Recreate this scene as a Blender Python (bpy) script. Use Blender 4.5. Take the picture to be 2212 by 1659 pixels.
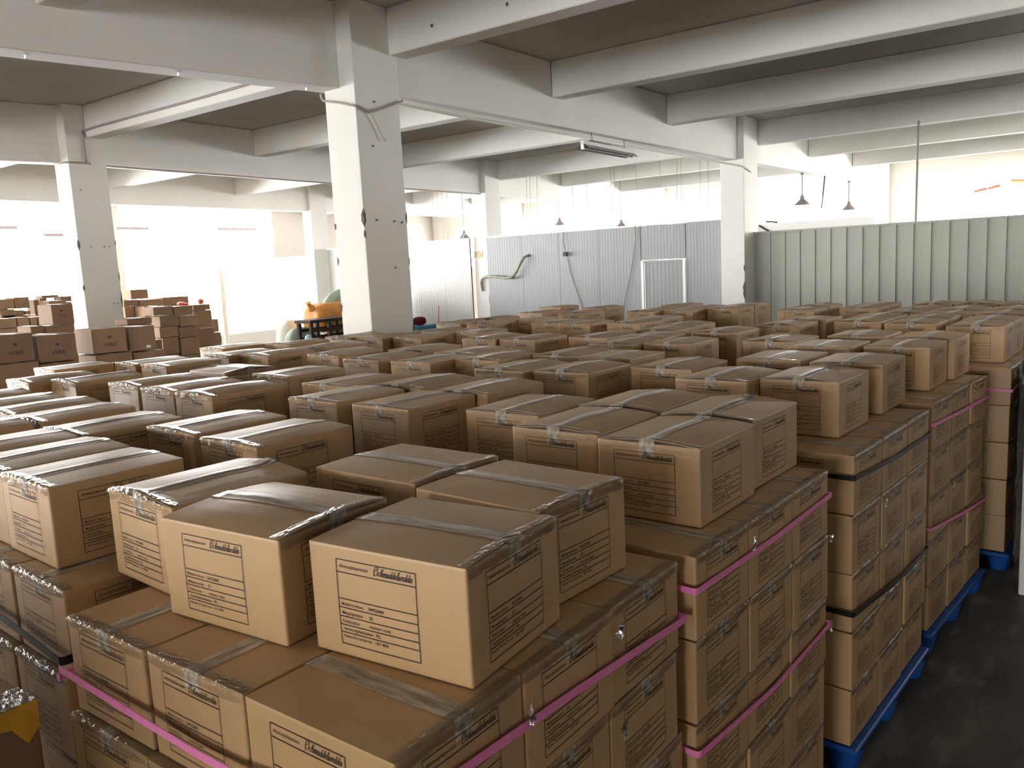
import bpy, bmesh, math, random
from mathutils import Vector, Matrix
random.seed(7)
for o in list(bpy.data.objects): bpy.data.objects.remove(o)
SC = bpy.context.scene
COL = SC.collection
R = math.radians

# ------------------------------------------------------------------ camera
cam_d = bpy.data.cameras.new('camera'); cam = bpy.data.objects.new('camera', cam_d); COL.objects.link(cam)
cam_d.sensor_fit = 'HORIZONTAL'; cam_d.sensor_width = 36.0; cam_d.lens = 36.0*1777.384/2212.0
cam_d.clip_start = 0.05; cam_d.clip_end = 300
YAW, PIT, ROL = 0.64153677, -0.14287416, 0.04937986
fw = Vector((math.cos(PIT)*math.cos(YAW), math.cos(PIT)*math.sin(YAW), math.sin(PIT)))
rt = Vector((math.sin(YAW), -math.cos(YAW), 0)); dn = fw.cross(rt)
rt2 = rt*math.cos(ROL) + dn*math.sin(ROL); dn2 = dn*math.cos(ROL) - rt*math.sin(ROL)
m = Matrix((rt2, -dn2, -fw)).transposed().to_4x4(); m.translation = (0, 0, 2.322)
cam.matrix_world = m
SC.camera = cam

# ------------------------------------------------------------------ sky, sun, exposure
world = bpy.data.worlds.new('World'); SC.world = world; world.use_nodes = True
bg = world.node_tree.nodes['Background']
bg.inputs[0].default_value = (1.0, 0.985, 0.96, 1); bg.inputs[1].default_value = 16.0
sun_d = bpy.data.lights.new('sun', 'SUN'); sun = bpy.data.objects.new('sun', sun_d); COL.objects.link(sun)
sun_d.energy = 14; sun_d.angle = R(1.0); sun_d.color = (1, .95, .86)
sun.rotation_euler = Vector((.70, -.60, -.39)).to_track_quat('-Z', 'Y').to_euler()
SC.view_settings.view_transform = 'Standard'; SC.view_settings.look = 'None'
SC.view_settings.gamma = 1.0; SC.view_settings.use_curve_mapping = False
SC.view_settings.exposure = 0.88
SC.cycles.max_bounces = 7; SC.cycles.diffuse_bounces = 5; SC.cycles.glossy_bounces = 3
SC.cycles.transmission_bounces = 2; SC.cycles.transparent_max_bounces = 4
SC.cycles.sample_clamp_indirect = 6.0; SC.cycles.caustics_reflective = False; SC.cycles.caustics_refractive = False
SC.cycles.use_denoising = True
def portal(name, loc, rot, sx, sy):
    d = bpy.data.lights.new(name, 'AREA'); d.shape = 'RECTANGLE'; d.size = sx; d.size_y = sy
    d.cycles.is_portal = True
    o = bpy.data.objects.new(name, d); COL.objects.link(o); o.location = loc; o.rotation_euler = rot
portal('portal_left', (-20.0, 17, 2.42), (0, -R(90), 0), 3.05, 10.0)
portal('portal_behind', (-20.0, 1.0, 2.5), (0, -R(90), 0), 3.4, 7.8)
portal('portal_right', (21.7, -7.0, 3.35), (R(90), 0, 0), 9.0, 2.0)
portal('portal_far', (4.9, 24.0, 2.6), (-R(90), 0, 0), 27.0, 4.2)
portal('portal_end', (27.0, 15.0, 3.2), (0, R(90), 0), 1.8, 16.0)
portal('portal_end_right', (27.0, -.5, 3.1), (0, R(90), 0), 1.5, 11.0)

# ------------------------------------------------------------------ materials
def mat(name, col, rough=.6, spec=.3, noise=0, nscale=8, bump=0, bscale=40, metal=0, coat=0, coat_r=.1, rnd=0, stretch=None):
    M = bpy.data.materials.new(name); M.use_nodes = True
    nt = M.node_tree; N = nt.nodes; Lk = nt.links; b = N['Principled BSDF']
    b.inputs['Roughness'].default_value = rough; b.inputs['Metallic'].default_value = metal
    b.inputs['Specular IOR Level'].default_value = spec
    b.inputs['Coat Weight'].default_value = coat; b.inputs['Coat Roughness'].default_value = coat_r
    b.inputs['Base Color'].default_value = (*col, 1)
    tc = N.new('ShaderNodeTexCoord')
    src = tc.outputs['Object']
    if stretch:
        mp = N.new('ShaderNodeMapping'); mp.inputs['Scale'].default_value = stretch; Lk.new(src, mp.inputs[0]); src = mp.outputs[0]
    cur = None
    if noise:
        n = N.new('ShaderNodeTexNoise'); n.inputs['Scale'].default_value = nscale; n.inputs['Detail'].default_value = 5
        Lk.new(src, n.inputs['Vector'])
        r = N.new('ShaderNodeMapRange'); r.inputs[1].default_value = .3; r.inputs[2].default_value = .7
        r.inputs[3].default_value = 1-noise; r.inputs[4].default_value = 1+noise*.6
        Lk.new(n.outputs['Fac'], r.inputs[0])
        mx = N.new('ShaderNodeMix'); mx.data_type = 'RGBA'; mx.blend_type = 'MULTIPLY'; mx.inputs[0].default_value = 1
        mx.inputs[6].default_value = (*col, 1); Lk.new(r.outputs[0], mx.inputs[7]); cur = mx.outputs[2]
    if rnd:
        oi = N.new('ShaderNodeObjectInfo'); r2 = N.new('ShaderNodeMapRange')
        r2.inputs[3].default_value = 1-rnd; r2.inputs[4].default_value = 1+rnd
        Lk.new(oi.outputs['Random'], r2.inputs[0])
        mx2 = N.new('ShaderNodeMix'); mx2.data_type = 'RGBA'; mx2.blend_type = 'MULTIPLY'; mx2.inputs[0].default_value = 1
        mx2.inputs[6].default_value = (*col, 1)
        if cur: Lk.new(cur, mx2.inputs[6])
        Lk.new(r2.outputs[0], mx2.inputs[7]); cur = mx2.outputs[2]
    if cur: Lk.new(cur, b.inputs['Base Color'])
    if bump:
        n2 = N.new('ShaderNodeTexNoise'); n2.inputs['Scale'].default_value = bscale; n2.inputs['Detail'].default_value = 3
        Lk.new(src, n2.inputs['Vector'])
        bp = N.new('ShaderNodeBump'); bp.inputs['Strength'].default_value = bump; bp.inputs['Distance'].default_value = .01
        Lk.new(n2.outputs['Fac'], bp.inputs['Height']); Lk.new(bp.outputs[0], b.inputs['Normal'])
        if coat: Lk.new(bp.outputs[0], b.inputs['Coat Normal'])
    return M
CARD = (.45, .285, .138)
MT = dict(
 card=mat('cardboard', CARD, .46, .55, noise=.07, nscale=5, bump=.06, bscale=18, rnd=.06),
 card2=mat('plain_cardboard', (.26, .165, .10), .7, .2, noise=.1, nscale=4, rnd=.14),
 print_=mat('black_print', (.035, .022, .018), .6, .2),
 print2=mat('faded_print', (.06, .045, .05), .6, .2),
 tape=mat('clear_tape', (.50, .36, .225), .22, .6, noise=.12, nscale=30, bump=.12, bscale=30, coat=.7, coat_r=.10),
 film=mat('crinkled_film', (.44, .305, .18), .18, .7, bump=.55, bscale=55, coat=1.0, coat_r=.06),
 scrap=mat('loose_clear_film', (.62, .60, .56), .08, .9, bump=.4, bscale=40, coat=1.0, coat_r=.03),
 darkfilm=mat('dark_stretch_film', (.035, .03, .028), .12, .7, bump=.5, bscale=14, coat=.6),
 pink=mat('pink_strap', (.80, .24, .49), .4, .4, noise=.06, nscale=60),
 black=mat('black_strap', (.006, .007, .007), .35, .4),
 yellow=mat('yellow_tape', (.72, .40, .035), .22, .6, noise=.15, nscale=14, bump=.3, bscale=20, coat=.7),
 blue=mat('blue_plastic', (.012, .085, .36), .45, .4, noise=.15, nscale=12),
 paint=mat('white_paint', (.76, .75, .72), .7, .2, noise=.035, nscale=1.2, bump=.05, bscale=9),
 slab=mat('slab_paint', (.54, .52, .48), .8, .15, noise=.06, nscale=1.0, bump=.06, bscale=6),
 wall=mat('wall_paint', (.70, .67, .62), .8, .2, noise=.05, nscale=.8),
 wallin=mat('end_wall_paint', (.78, .75, .68), .8, .2, noise=.04, nscale=.8),
 chip=mat('broken_plaster', (.16, .14, .125), .95, .1, noise=.5, nscale=25, bump=.6, bscale=60),
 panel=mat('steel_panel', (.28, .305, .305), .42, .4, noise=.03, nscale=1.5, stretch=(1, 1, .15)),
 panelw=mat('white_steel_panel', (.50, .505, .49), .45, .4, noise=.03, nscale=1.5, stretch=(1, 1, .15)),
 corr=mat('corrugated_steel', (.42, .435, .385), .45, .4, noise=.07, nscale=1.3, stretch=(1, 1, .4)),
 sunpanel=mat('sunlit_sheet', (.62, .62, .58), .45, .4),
 wallshade=mat('wall_paint_shaded', (.40, .375, .34), .8, .2, noise=.05, nscale=.8),  # same wall paint, darkened so the colour carries the far wall's shade
 white=mat('white_trim', (.86, .87, .87), .35, .4),
 metal=mat('grey_metal', (.33, .31, .30), .4, .5, noise=.1, nscale=20),
 lampm=mat('lamp_enamel', (.24, .20, .20), .45, .4),
 cable=mat('grey_cable', (.34, .30, .285), .6, .3),
 cablew=mat('pale_cable', (.60, .58, .54), .5, .3),
 hose=mat('grimy_hose', (.33, .33, .25), .6, .3, noise=.35, nscale=9),
 dark=mat('dark_wire', (.06, .055, .055), .6, .3),
 wood=mat('dark_wood', (.045, .028, .022), .55, .3, noise=.25, nscale=14, stretch=(1, 1, .2)),
 orange=mat('orange_sack', (.66, .27, .055), .55, .4, noise=.2, nscale=5, bump=.5, bscale=7),
 green=mat('green_sack', (.19, .235, .175), .7, .3, noise=.25, nscale=6, bump=.5, bscale=8, stretch=(1, 1, .3)),
 wsack=mat('white_sack', (.78, .74, .66), .7, .3, bump=.4, bscale=8),
 bluec=mat('teal_plastic', (.03, .17, .27), .5, .4),
 lblue=mat('pale_blue_bag', (.30, .47, .62), .4, .4, bump=.5, bscale=12),
 red=mat('dark_red_cloth', (.10, .012, .02), .9, .1, bump=.5, bscale=20),
 redl=mat('red_plastic', (.75, .10, .05), .4, .4),
 orangel=mat('orange_banner', (.70, .25, .12), .7, .2),
 paper=mat('yellowed_paper', (.66, .55, .42), .9, .1, noise=.15, nscale=9),
)
def film_mat(name, milk, gloss, rough, bump, bscale, streak=None):
    """clear plastic film: mostly see-through, milky by 'milk', shiny by Fresnel on a crinkled normal"""
    M = bpy.data.materials.new(name); M.use_nodes = True; nt = M.node_tree; N = nt.nodes; Lk = nt.links
    N.remove(N['Principled BSDF']); out = N['Material Output']
    tr = N.new('ShaderNodeBsdfTransparent'); tr.inputs[0].default_value = (.97, .955, .93, 1)
    df = N.new('ShaderNodeBsdfDiffuse'); df.inputs[0].default_value = (.70, .63, .54, 1)
    gl = N.new('ShaderNodeBsdfGlossy'); gl.inputs['Roughness'].default_value = rough
    tc = N.new('ShaderNodeTexCoord'); mp = N.new('ShaderNodeMapping'); Lk.new(tc.outputs['Object'], mp.inputs[0])
    if streak: mp.inputs['Scale'].default_value = streak
    n = N.new('ShaderNodeTexNoise'); n.inputs['Scale'].default_value = bscale; n.inputs['Detail'].default_value = 3; Lk.new(mp.outputs[0], n.inputs[0])
    bp = N.new('ShaderNodeBump'); bp.inputs['Strength'].default_value = bump; bp.inputs['Distance'].default_value = .01; Lk.new(n.outputs['Fac'], bp.inputs['Height'])
    fr = N.new('ShaderNodeFresnel'); fr.inputs[0].default_value = gloss; Lk.new(bp.outputs[0], fr.inputs['Normal']); Lk.new(bp.outputs[0], gl.inputs['Normal'])
    r = N.new('ShaderNodeMapRange'); r.inputs[1].default_value = .35; r.inputs[2].default_value = .7; r.inputs[3].default_value = milk*.35; r.inputs[4].default_value = milk*1.6; Lk.new(n.outputs['Fac'], r.inputs[0])
    m1 = N.new('ShaderNodeMixShader'); Lk.new(r.outputs[0], m1.inputs[0]); Lk.new(tr.outputs[0], m1.inputs[1]); Lk.new(df.outputs[0], m1.inputs[2])
    m2 = N.new('ShaderNodeMixShader'); Lk.new(fr.outputs[0], m2.inputs[0]); Lk.new(m1.outputs[0], m2.inputs[1]); Lk.new(gl.outputs[0], m2.inputs[2])
    Lk.new(m2.outputs[0], out.inputs[0]); return M
MT['tape'] = film_mat('clear_tape', .50, 1.30, .28, .10, 26, (.25, 1.6, 1))
MT['film'] = film_mat('crinkled_film', .07, 1.28, .08, 1.0, 60, (1.3, .5, 1))
MT['scrap'] = film_mat('loose_clear_film', .25, 1.8, .05, .5, 40)
def floor_mat():
    M = mat('dark_concrete', (.075, .066, .055), .55, .35, noise=.55, nscale=1.6, bump=.12, bscale=14)
    nt = M.node_tree; N = nt.nodes; Lk = nt.links
    b = N['Principled BSDF']; old = b.inputs['Base Color'].links[0].from_socket
    tc = N.new('ShaderNodeTexCoord'); mp = N.new('ShaderNodeMapping'); mp.inputs['Scale'].default_value = (2.2, 6, 1)
    Lk.new(tc.outputs['Object'], mp.inputs[0])
    n = N.new('ShaderNodeTexNoise'); n.inputs['Scale'].default_value = 1.1; n.inputs['Detail'].default_value = 7; Lk.new(mp.outputs[0], n.inputs[0])
    cr = N.new('ShaderNodeValToRGB'); cr.color_ramp.elements[0].position = .52; cr.color_ramp.elements[1].position = .74
    cr.color_ramp.elements[0].color = (0, 0, 0, 1); cr.color_ramp.elements[1].color = (1, 1, 1, 1); Lk.new(n.outputs['Fac'], cr.inputs[0])
    mx = N.new('ShaderNodeMix'); mx.data_type = 'RGBA'; mx.inputs[7].default_value = (.17, .15, .13, 1)
    Lk.new(cr.outputs[0], mx.inputs[0]); Lk.new(old, mx.inputs[6]); Lk.new(mx.outputs[2], b.inputs['Base Color'])
    return M
MT['floor'] = floor_mat()

# ------------------------------------------------------------------ helpers
class MB:
    """collects shapes; build() links them as ONE mesh object"""
    def __init__(s): s.v = []; s.f = []
    def add(s, vs, fs):
        k = len(s.v); s.v += [tuple(p) for p in vs]; s.f += [tuple(i+k for i in f) for f in fs]; return s
    def box(s, x0, x1, y0, y1, z0, z1):
        return s.add([(x0,y0,z0),(x1,y0,z0),(x1,y1,z0),(x0,y1,z0),(x0,y0,z1),(x1,y0,z1),(x1,y1,z1),(x0,y1,z1)],
                     [(3,2,1,0),(4,5,6,7),(0,1,5,4),(1,2,6,5),(2,3,7,6),(3,0,4,7)])
    def bar(s, p0, p1, back, z0, z1):
        """long box whose front edge runs p0 -> p1 in plan, 'back' thick to its left"""
        p0 = Vector(p0); p1 = Vector(p1); d = (p1-p0).normalized(); n = Vector((-d.y, d.x))*back
        q = [p0, p1, p1+n, p0+n]
        return s.add([(a.x,a.y,z0) for a in q]+[(a.x,a.y,z1) for a in q], [(3,2,1,0),(4,5,6,7),(0,1,5,4),(1,2,6,5),(2,3,7,6),(3,0,4,7)])
    def tube(s, pts, r, n=6):
        pts = [Vector(p) for p in pts]; rings = []
        for i, p in enumerate(pts):
            d = (pts[min(i+1, len(pts)-1)]-pts[max(i-1, 0)]).normalized()
            a = d.cross(Vector((0,0,1)) if abs(d.z) < .95 else Vector((1,0,0))).normalized(); b = d.cross(a)
            rr = r[i] if isinstance(r, (list, tuple)) else r
            rings.append([p+(a*math.cos(t)+b*math.sin(t))*rr for t in [2*math.pi*j/n for j in range(n)]])
        vs = [v for g in rings for v in g]; fs = []
        for i in range(len(rings)-1):
            for j in range(n): fs.append((i*n+j, i*n+(j+1)%n, (i+1)*n+(j+1)%n, (i+1)*n+j))
        fs.append(tuple(range(n))[::-1]); fs.append(tuple((len(rings)-1)*n+j for j in range(n)))
        return s.add(vs, fs)
    def lathe(s, prof, c, n=20):
        vs = []; fs = []
        for (r, z) in prof:
            for j in range(n): vs.append((c[0]+r*math.cos(2*math.pi*j/n), c[1]+r*math.sin(2*math.pi*j/n), c[2]+z))
        for i in range(len(prof)-1):
            for j in range(n): fs.append((i*n+j, i*n+(j+1)%n, (i+1)*n+(j+1)%n, (i+1)*n+j))
        return s.add(vs, fs)
    def grid(s, P):
        """P[i][j] points -> quads"""
        k = len(P[0]); vs = [p for row in P for p in row]
        return s.add(vs, [(i*k+j, i*k+j+1, (i+1)*k+j+1, (i+1)*k+j) for i in range(len(P)-1) for j in range(k-1)])
    def mesh(s, name, material, smooth=False, weld=False):
        me = bpy.data.meshes.new(name); me.from_pydata(s.v, [], s.f)
        if weld:
            bm = bmesh.new(); bm.from_mesh(me); bmesh.ops.remove_doubles(bm, verts=bm.verts, dist=1e-5)
            bmesh.ops.recalc_face_normals(bm, faces=bm.faces); bm.to_mesh(me); bm.free()
        me.materials.append(material)
        if smooth: me.polygons.foreach_set('use_smooth', [True]*len(me.polygons))
        me.update(); return me
    def build(s, name, material, parent=None, smooth=False, weld=False):
        return link(name, s.mesh(name, material, smooth, weld), parent)
def link(name, me, parent=None, loc=None, rz=None):
    o = bpy.data.objects.new(name, me); COL.objects.link(o)
    if parent: o.parent = parent
    if loc: o.location = loc
    if rz is not None: o.rotation_euler = (0, 0, rz)
    return o
def tag(o, label, cat, group=None):
    o['label'] = label; o['category'] = cat
    if group: o['group'] = group
    return o
def thing(name, label, cat, loc=(0,0,0), rz=0, group=None):
    o = bpy.data.objects.new(name, None); COL.objects.link(o); o.location = loc; o.rotation_euler = (0,0,rz); o.empty_display_size = .1
    return tag(o, label, cat, group)
def struct(o, label=None):
    o['kind'] = 'structure'
    if label: o['label'] = label
    return o
def bevel(me, w, seg=1):
    bm = bmesh.new(); bm.from_mesh(me); bmesh.ops.remove_doubles(bm, verts=bm.verts, dist=1e-5)
    bmesh.ops.bevel(bm, geom=[e for e in bm.edges if e.calc_length() > w*3], offset=w, segments=seg, affect='EDGES', profile=.6)
    bm.to_mesh(me); bm.free(); return me

# ------------------------------------------------------------------ building shell
ZB, ZG, ZS = 4.47, 4.12, 4.93          # undersides of beams, girders, slab
struct(MB().box(-20.3, 27.3, -7.3, 24.3, -.2, 0).build('floor', MT['floor']))
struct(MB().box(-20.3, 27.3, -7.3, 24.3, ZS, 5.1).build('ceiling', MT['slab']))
def wall_x(name, x0, x1, y0, y1, holes, m):
    """wall standing on a constant-x line, holes = (ya, yb, za, zb)"""
    b = MB(); y = y0
    for (ya, yb, za, zb) in sorted(holes):
        b.box(x0, x1, y, ya, 0, ZS); b.box(x0, x1, ya, yb, 0, za); b.box(x0, x1, ya, yb, zb, ZS); y = yb
    b.box(x0, x1, y, y1, 0, ZS); return struct(b.build(name, m))
def wall_y(name, y0, y1, x0, x1, holes, m):
    b = MB(); x = x0
    for (xa, xb, za, zb) in sorted(holes):
        b.box(x, xa, y0, y1, 0, ZS); b.box(xa, xb, y0, y1, 0, za); b.box(xa, xb, y0, y1, zb, ZS); x = xb
    b.box(x, x1, y0, y1, 0, ZS); return struct(b.build(name, m))
HL = [(-2.9, 4.9, .8, 4.2), (12.0, 22.0, .9, 3.95)]
HF = [(-19., -13.5, 1., 3.9), (-8.4, -1.4, .5, 4.7), (-.9, 5.6, .5, 4.7), (6.1, 12.6, .5, 4.7), (13.1, 18.6, .5, 4.7)]
HE = [(-6, 4.95, 2.35, 3.85), (7.2, 14.6, 2.3, 4.05), (15.2, 22.8, 2.3, 4.05)]
wall_x('wall_left', -20.3, -20.0, -7.3, 24.3, HL, MT['wall'])
wall_y('wall_far', 24.0, 24.3, -20.0, 27.3, HF, MT['wallshade'])
wall_x('wall_end', 27.0, 27.3, -7.3, 24.0, HE, MT['wallin'])
HR = [(17.2, 21.4, 2.35, 4.35), (22.0, 26.2, 2.35, 4.35)]
wall_y('wall_right', -7.3, -7.0, -20.0, 27.0, HR, MT['wallshade'])  # out of view, paint darkened to cut its bounce onto the aisle faces
wn = 0
def frame_window(ax, c0, c1, a, b, za, zb, n):
    """steel frame with n bays set in an opening"""
    global wn; wn += 1
    f = MB(); t = .05; cm = (c0+c1)/2
    def bx(p0, p1, z0, z1, q=.03):
        f.box(cm-q, cm+q, p0, p1, z0, z1) if ax == 'x' else f.box(p0, p1, cm-q, cm+q, z0, z1)
    bx(a, b, za, za+t); bx(a, b, zb-t, zb)
    for i in range(n+1):
        p = a+(b-a-t)*i/n; bx(p, p+t, za+t, zb-t)
    struct(f.build('window_%d' % wn, MT['white']))
for (a, b, za, zb) in HL: frame_window('x', -20.3, -20.0, a, b, za, zb, 4)
for (a, b, za, zb) in HF: frame_window('y', 24.0, 24.3, a, b, za, zb, 3)
for (a, b, za, zb) in HR: frame_window('y', -7.3, -7.0, a, b, za, zb, 3)
for (a, b, za, zb) in HE: frame_window('x', 27.0, 27.3, a, b, za, zb, 4)

def column(u0, u1, v0, v1, ztop=ZS):
    me = MB().box(u0, u1, v0, v1, 0, ztop).mesh('column', MT['paint']); bevel(me, .012, 2)
    return struct(link('column', me))
C1 = column(5.80, 6.41, 6.05, 6.48); C4 = column(15.72, 16.45, 5.95, 6.43); C2 = column(6.07, 6.63, 12.30, 12.72)
C3 = column(16.36, 16.96, 12.75, 13.20); C5 = column(15.79, 16.38, 18.60, 18.96); C7 = column(26.2, 26.85, 5.72, 6.2)
C0 = column(6.11, 6.72, .04, .47); column(16.0, 16.6, -.3, .15); column(-3.6, -3.0, 7.9, 8.35); column(-3.6, -3.0, 14.2, 14.65)
column(26.2, 26.85, 13.0, 13.45); column(5.9, 6.5, 18.0, 18.45)
def girder(p0, p1, back=.28):
    me = MB().bar(p0, p1, back, ZG, ZS-.001).mesh('girder', MT['paint']); bevel(me, .01, 1)
    return struct(link('girder', me))
G1 = girder((6.405, 6.165), (15.725, 6.08)); girder((16.445, 6.06), (26.22, 5.88))
GL = girder((-3.05, 8.07), (5.805, 6.255)); girder((-3.05, 14.45), (6.075, 12.52))
girder((6.625, 12.44), (16.365, 12.90)); girder((16.955, 12.90), (26.22, 13.10))
girder((6.49, 18.10), (15.795, 18.70)); girder((16.375, 18.70), (26.99, 19.2)); girder((-19.99, 16.2), (5.91, 18.05))
girder((6.715, .10), (16.01, -.2)); girder((16.59, -.2), (26.99, -.4)); girder((-19.99, .8), (6.12, .12))
def beam(u, v0, v1, w=.25, zb=ZB, u1=None):
    u1 = u if u1 is None else u1
    me = MB().add([(u,v0,zb),(u+w,v0,zb),(u1+w,v1,zb),(u1,v1,zb),(u,v0,ZS-.0012),(u+w,v0,ZS-.0012),(u1+w,v1,ZS-.0012),(u1,v1,ZS-.0012)],
                  [(3,2,1,0),(4,5,6,7),(0,1,5,4),(1,2,6,5),(2,3,7,6),(3,0,4,7)]).mesh('ceiling_beam', MT['paint'])
    bevel(me, .01, 1); return struct(link('ceiling_beam', me))
for u, vend in ((9.39, 6.13), (12.72, 6.10), (19.86, 5.99), (23.45, 5.92)): beam(u, -6.99, vend)
beam(6.10, -6.99, .04, u1=6.3); B0 = beam(6.30, .47, 6.05); beam(16.68, -6.99, 6.07, u1=16.63)
beam(3.24, -6.99, 6.78); beam(0., -6.99, 7.45); beam(-6., -6.99, 23.9); beam(-10., -6.99, 23.9); beam(-14., -6.99, 23.9)
B6 = beam(6.36, 6.49, 12.29); beam(9.5, 6.42, 12.57); beam(12.90, 6.39, 12.72); beam(16.92, 6.34, 12.89); beam(20.1, 6.27, 12.94); beam(23.7, 6.2, 13.0)
beam(3.24, 7.10, 13.12); beam(0., 7.75, 13.8)
for u, a, b in ((9.84, 12.90, 18.30), (13.3, 13.06, 18.5), (17.0, 13.21, 18.72), (20.3, 13.3, 18.86), (23.8, 13.35, 19.0), (6.5, 12.75, 17.98), (3.24, 13.45, 17.85), (0., 14.2, 17.6)): beam(u, a, b)
for u, a in ((-2.9, 17.75), (0., 17.95), (3.24, 18.15), (6.5, 18.4), (9.84, 18.62), (13.2, 18.83), (16.7, 19.02), (20.2, 19.2), (23.7, 19.34)): beam(u, a, 23.99)
def chips(col, spots):
    """broken patches along a vertical arris: (x, y, outward dirs, z, height, width)"""
    for (x, y, dx, dy, z, h, w) in spots:
        b = MB(); e = .003; n = 7; L = []; Rr = []; Mm = []
        for i in range(n):
            t = i/(n-1); k = math.sin(math.pi*t)*(.55+.45*random.random())+.03; zz = z-h/2+h*t
            L.append((x-dx*e, y+dy*w*k, zz)); Mm.append((x-dx*.0015, y-dy*.0015, zz)); Rr.append((x+dx*w*.7*k, y-dy*e, zz))
        b.grid([L, Mm, Rr]); b.build('chipped_patch', MT['chip'], col)
# arrises: (x, y) of the edge, dx/dy pointing INTO the column along the two faces
chips(C1, [(5.80, 6.05, 1, 1, 2.86, 0.176, 0.050), (5.80, 6.05, 1, 1, 2.70, 0.080, 0.025), (6.41, 6.05, -1, 1, 2.87, 0.128, 0.030), (6.41, 6.05, -1, 1, 2.42, 0.080, 0.025), (6.41, 6.05, -1, 1, 1.70, 0.240, 0.030), (5.80, 6.48, 1, -1, 2.80, 0.072, 0.030), (5.80, 6.48, 1, -1, 2.45, 0.096, 0.025), (5.80, 6.48, 1, -1, 1.98, 0.096, 0.030)])
chips(C2, [(6.07, 12.30, 1, 1, 2.93, 0.160, 0.040), (6.07, 12.30, 1, 1, 2.30, 0.096, 0.030), (6.63, 12.30, -1, 1, 2.95, 0.096, 0.025), (6.63, 12.30, -1, 1, 2.45, 0.160, 0.035), (6.63, 12.30, -1, 1, 2.1, 0.240, 0.040)])
chips(C3, [(16.96, 12.75, -1, 1, 1.55, 0.400, 0.060), (16.36, 12.75, 1, 1, 1.5, 0.480, 0.080)])
chips(C4, [(15.72, 5.95, 1, 1, 2.05, 0.144, 0.030), (15.72, 5.95, 1, 1, 1.62, 0.360, 0.050), (16.45, 5.95, -1, 1, 1.7, 0.400, 0.050)])
# small anchor holes in the arris faces
for col, pts in ((C1, [(5.97, 6.05, 2.84), (6.22, 6.05, 2.83), (6.33, 6.05, 2.82), (6.05, 6.05, 3.99), (6.19, 6.05, 2.36), (5.99, 6.05, 3.56)]), (C2, [(6.25, 12.30, 2.9), (6.45, 12.30, 2.9), (6.52, 12.3, 2.9), (6.2, 12.30, 3.72), (6.5, 12.30, 2.05), (6.56, 12.30, 2.05)])):
    for (x, y, z) in pts: MB().lathe([(.0, 0), (.012, 0), (.010, .02)], (0, 0, 0), 6).build('anchor_hole', MT['chip'], col).matrix_local = Matrix.Translation((x, y-.001, z)) @ Matrix.Rotation(R(90), 4, 'X') @ Matrix.Translation((0, 0, -.012))
for x, z in ((0, 0),):
    for yy in (5.45, 4.55, 3.9): MB().box(6.294, 6.3005, yy-.012, yy+.012, 4.62, 4.65).build('anchor_clip', MT['chip'], B0)
for (px, py) in ((3.2, 6.93), (4.35, 6.69), (5.55, 6.44)): MB().lathe([(.018, -.03), (.02, 0)], (px, py, ZG), 8).build('ceiling_hook', MT['white'], GL)

# ------------------------------------------------------------------ partitions
def ribbed(name, parent, x, y0, y1, z0, z1, pitch, depth, m, flat=.6):
    """one vertical sheet facing -x with ribs running up; pitch/depth of the ribs"""
    pr = []; n = max(1, round((y1-y0)/pitch)); p = (y1-y0)/n; w = p*(1-flat)/2
    for i in range(n):
        a = y0+i*p
        pr += [(0, a), (0, a+p*flat), (-depth, a+p*flat+w*.55), (-depth, a+p*flat+w*1.45)]
    pr.append((0, y1)); b = MB()
    b.grid([[(x+d, y, z0) for d, y in pr], [(x+d, y, z1) for d, y in pr]])
    b.grid([[(x+.05, y1, z0), (x+.05, y0, z0)], [(x+.05, y1, z1), (x+.05, y0, z1)]])
    return b.build(name, m, parent)
def partition(name, label, x, y0, y1, h, wid, pitch, depth, m, gap=.008, flat=.6, cut=None):
    root = struct(MB().box(x-.035, x+.065, y0, y1, h, h+.035).build(name, MT['white'] if m is not MT['corr'] else MT['corr']), label)
    n = max(1, round((y1-y0)/wid)); w = (y1-y0)/n
    for i in range(n):
        a, b = y0+i*w+gap/2, y0+(i+1)*w-gap/2; z0 = .02
        if cut and a >= cut[0]-.05 and b <= cut[1]+.05: z0 = cut[2]
        ribbed('wall_panel', root, x, a, b, z0, h, pitch, depth, m, flat)
    return root
partition('wall_partition_right', 'grey green corrugated steel partition', 16.28, -6.95, 5.94, 2.71, .84, .28, .026, MT['corr'], gap=.0, flat=.89)
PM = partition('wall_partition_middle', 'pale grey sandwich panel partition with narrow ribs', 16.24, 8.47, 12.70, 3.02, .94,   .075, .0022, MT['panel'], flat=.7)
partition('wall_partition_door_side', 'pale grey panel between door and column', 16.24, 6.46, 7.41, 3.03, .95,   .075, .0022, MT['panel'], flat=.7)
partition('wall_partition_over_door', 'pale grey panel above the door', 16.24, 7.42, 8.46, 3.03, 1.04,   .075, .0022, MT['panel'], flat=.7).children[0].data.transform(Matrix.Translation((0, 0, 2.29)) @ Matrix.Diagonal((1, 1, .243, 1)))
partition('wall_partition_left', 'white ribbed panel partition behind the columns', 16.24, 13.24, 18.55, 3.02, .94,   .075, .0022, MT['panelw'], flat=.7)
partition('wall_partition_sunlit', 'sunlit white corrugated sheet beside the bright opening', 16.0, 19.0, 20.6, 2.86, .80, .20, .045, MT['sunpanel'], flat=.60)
d1 = struct(MB().box(16.245, 16.28, 7.50, 8.38, .02, 2.26).build('door_1', MT['panel']), 'pale panel door in the partition')
for i in range(9): MB().box(16.241, 16.246, 7.53+i*.093, 7.545+i*.093, .04, 2.24).build('rib', MT['panel'], d1)
for a in (7.42, 8.40): MB().box(16.205, 16.262, a, a+.055, .0, 2.28).build('door_jamb', MT['white'], d1)
MB().box(16.215, 16.262, 7.476, 8.399, 2.235, 2.28).build('door_head', MT['panel'], d1)

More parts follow.
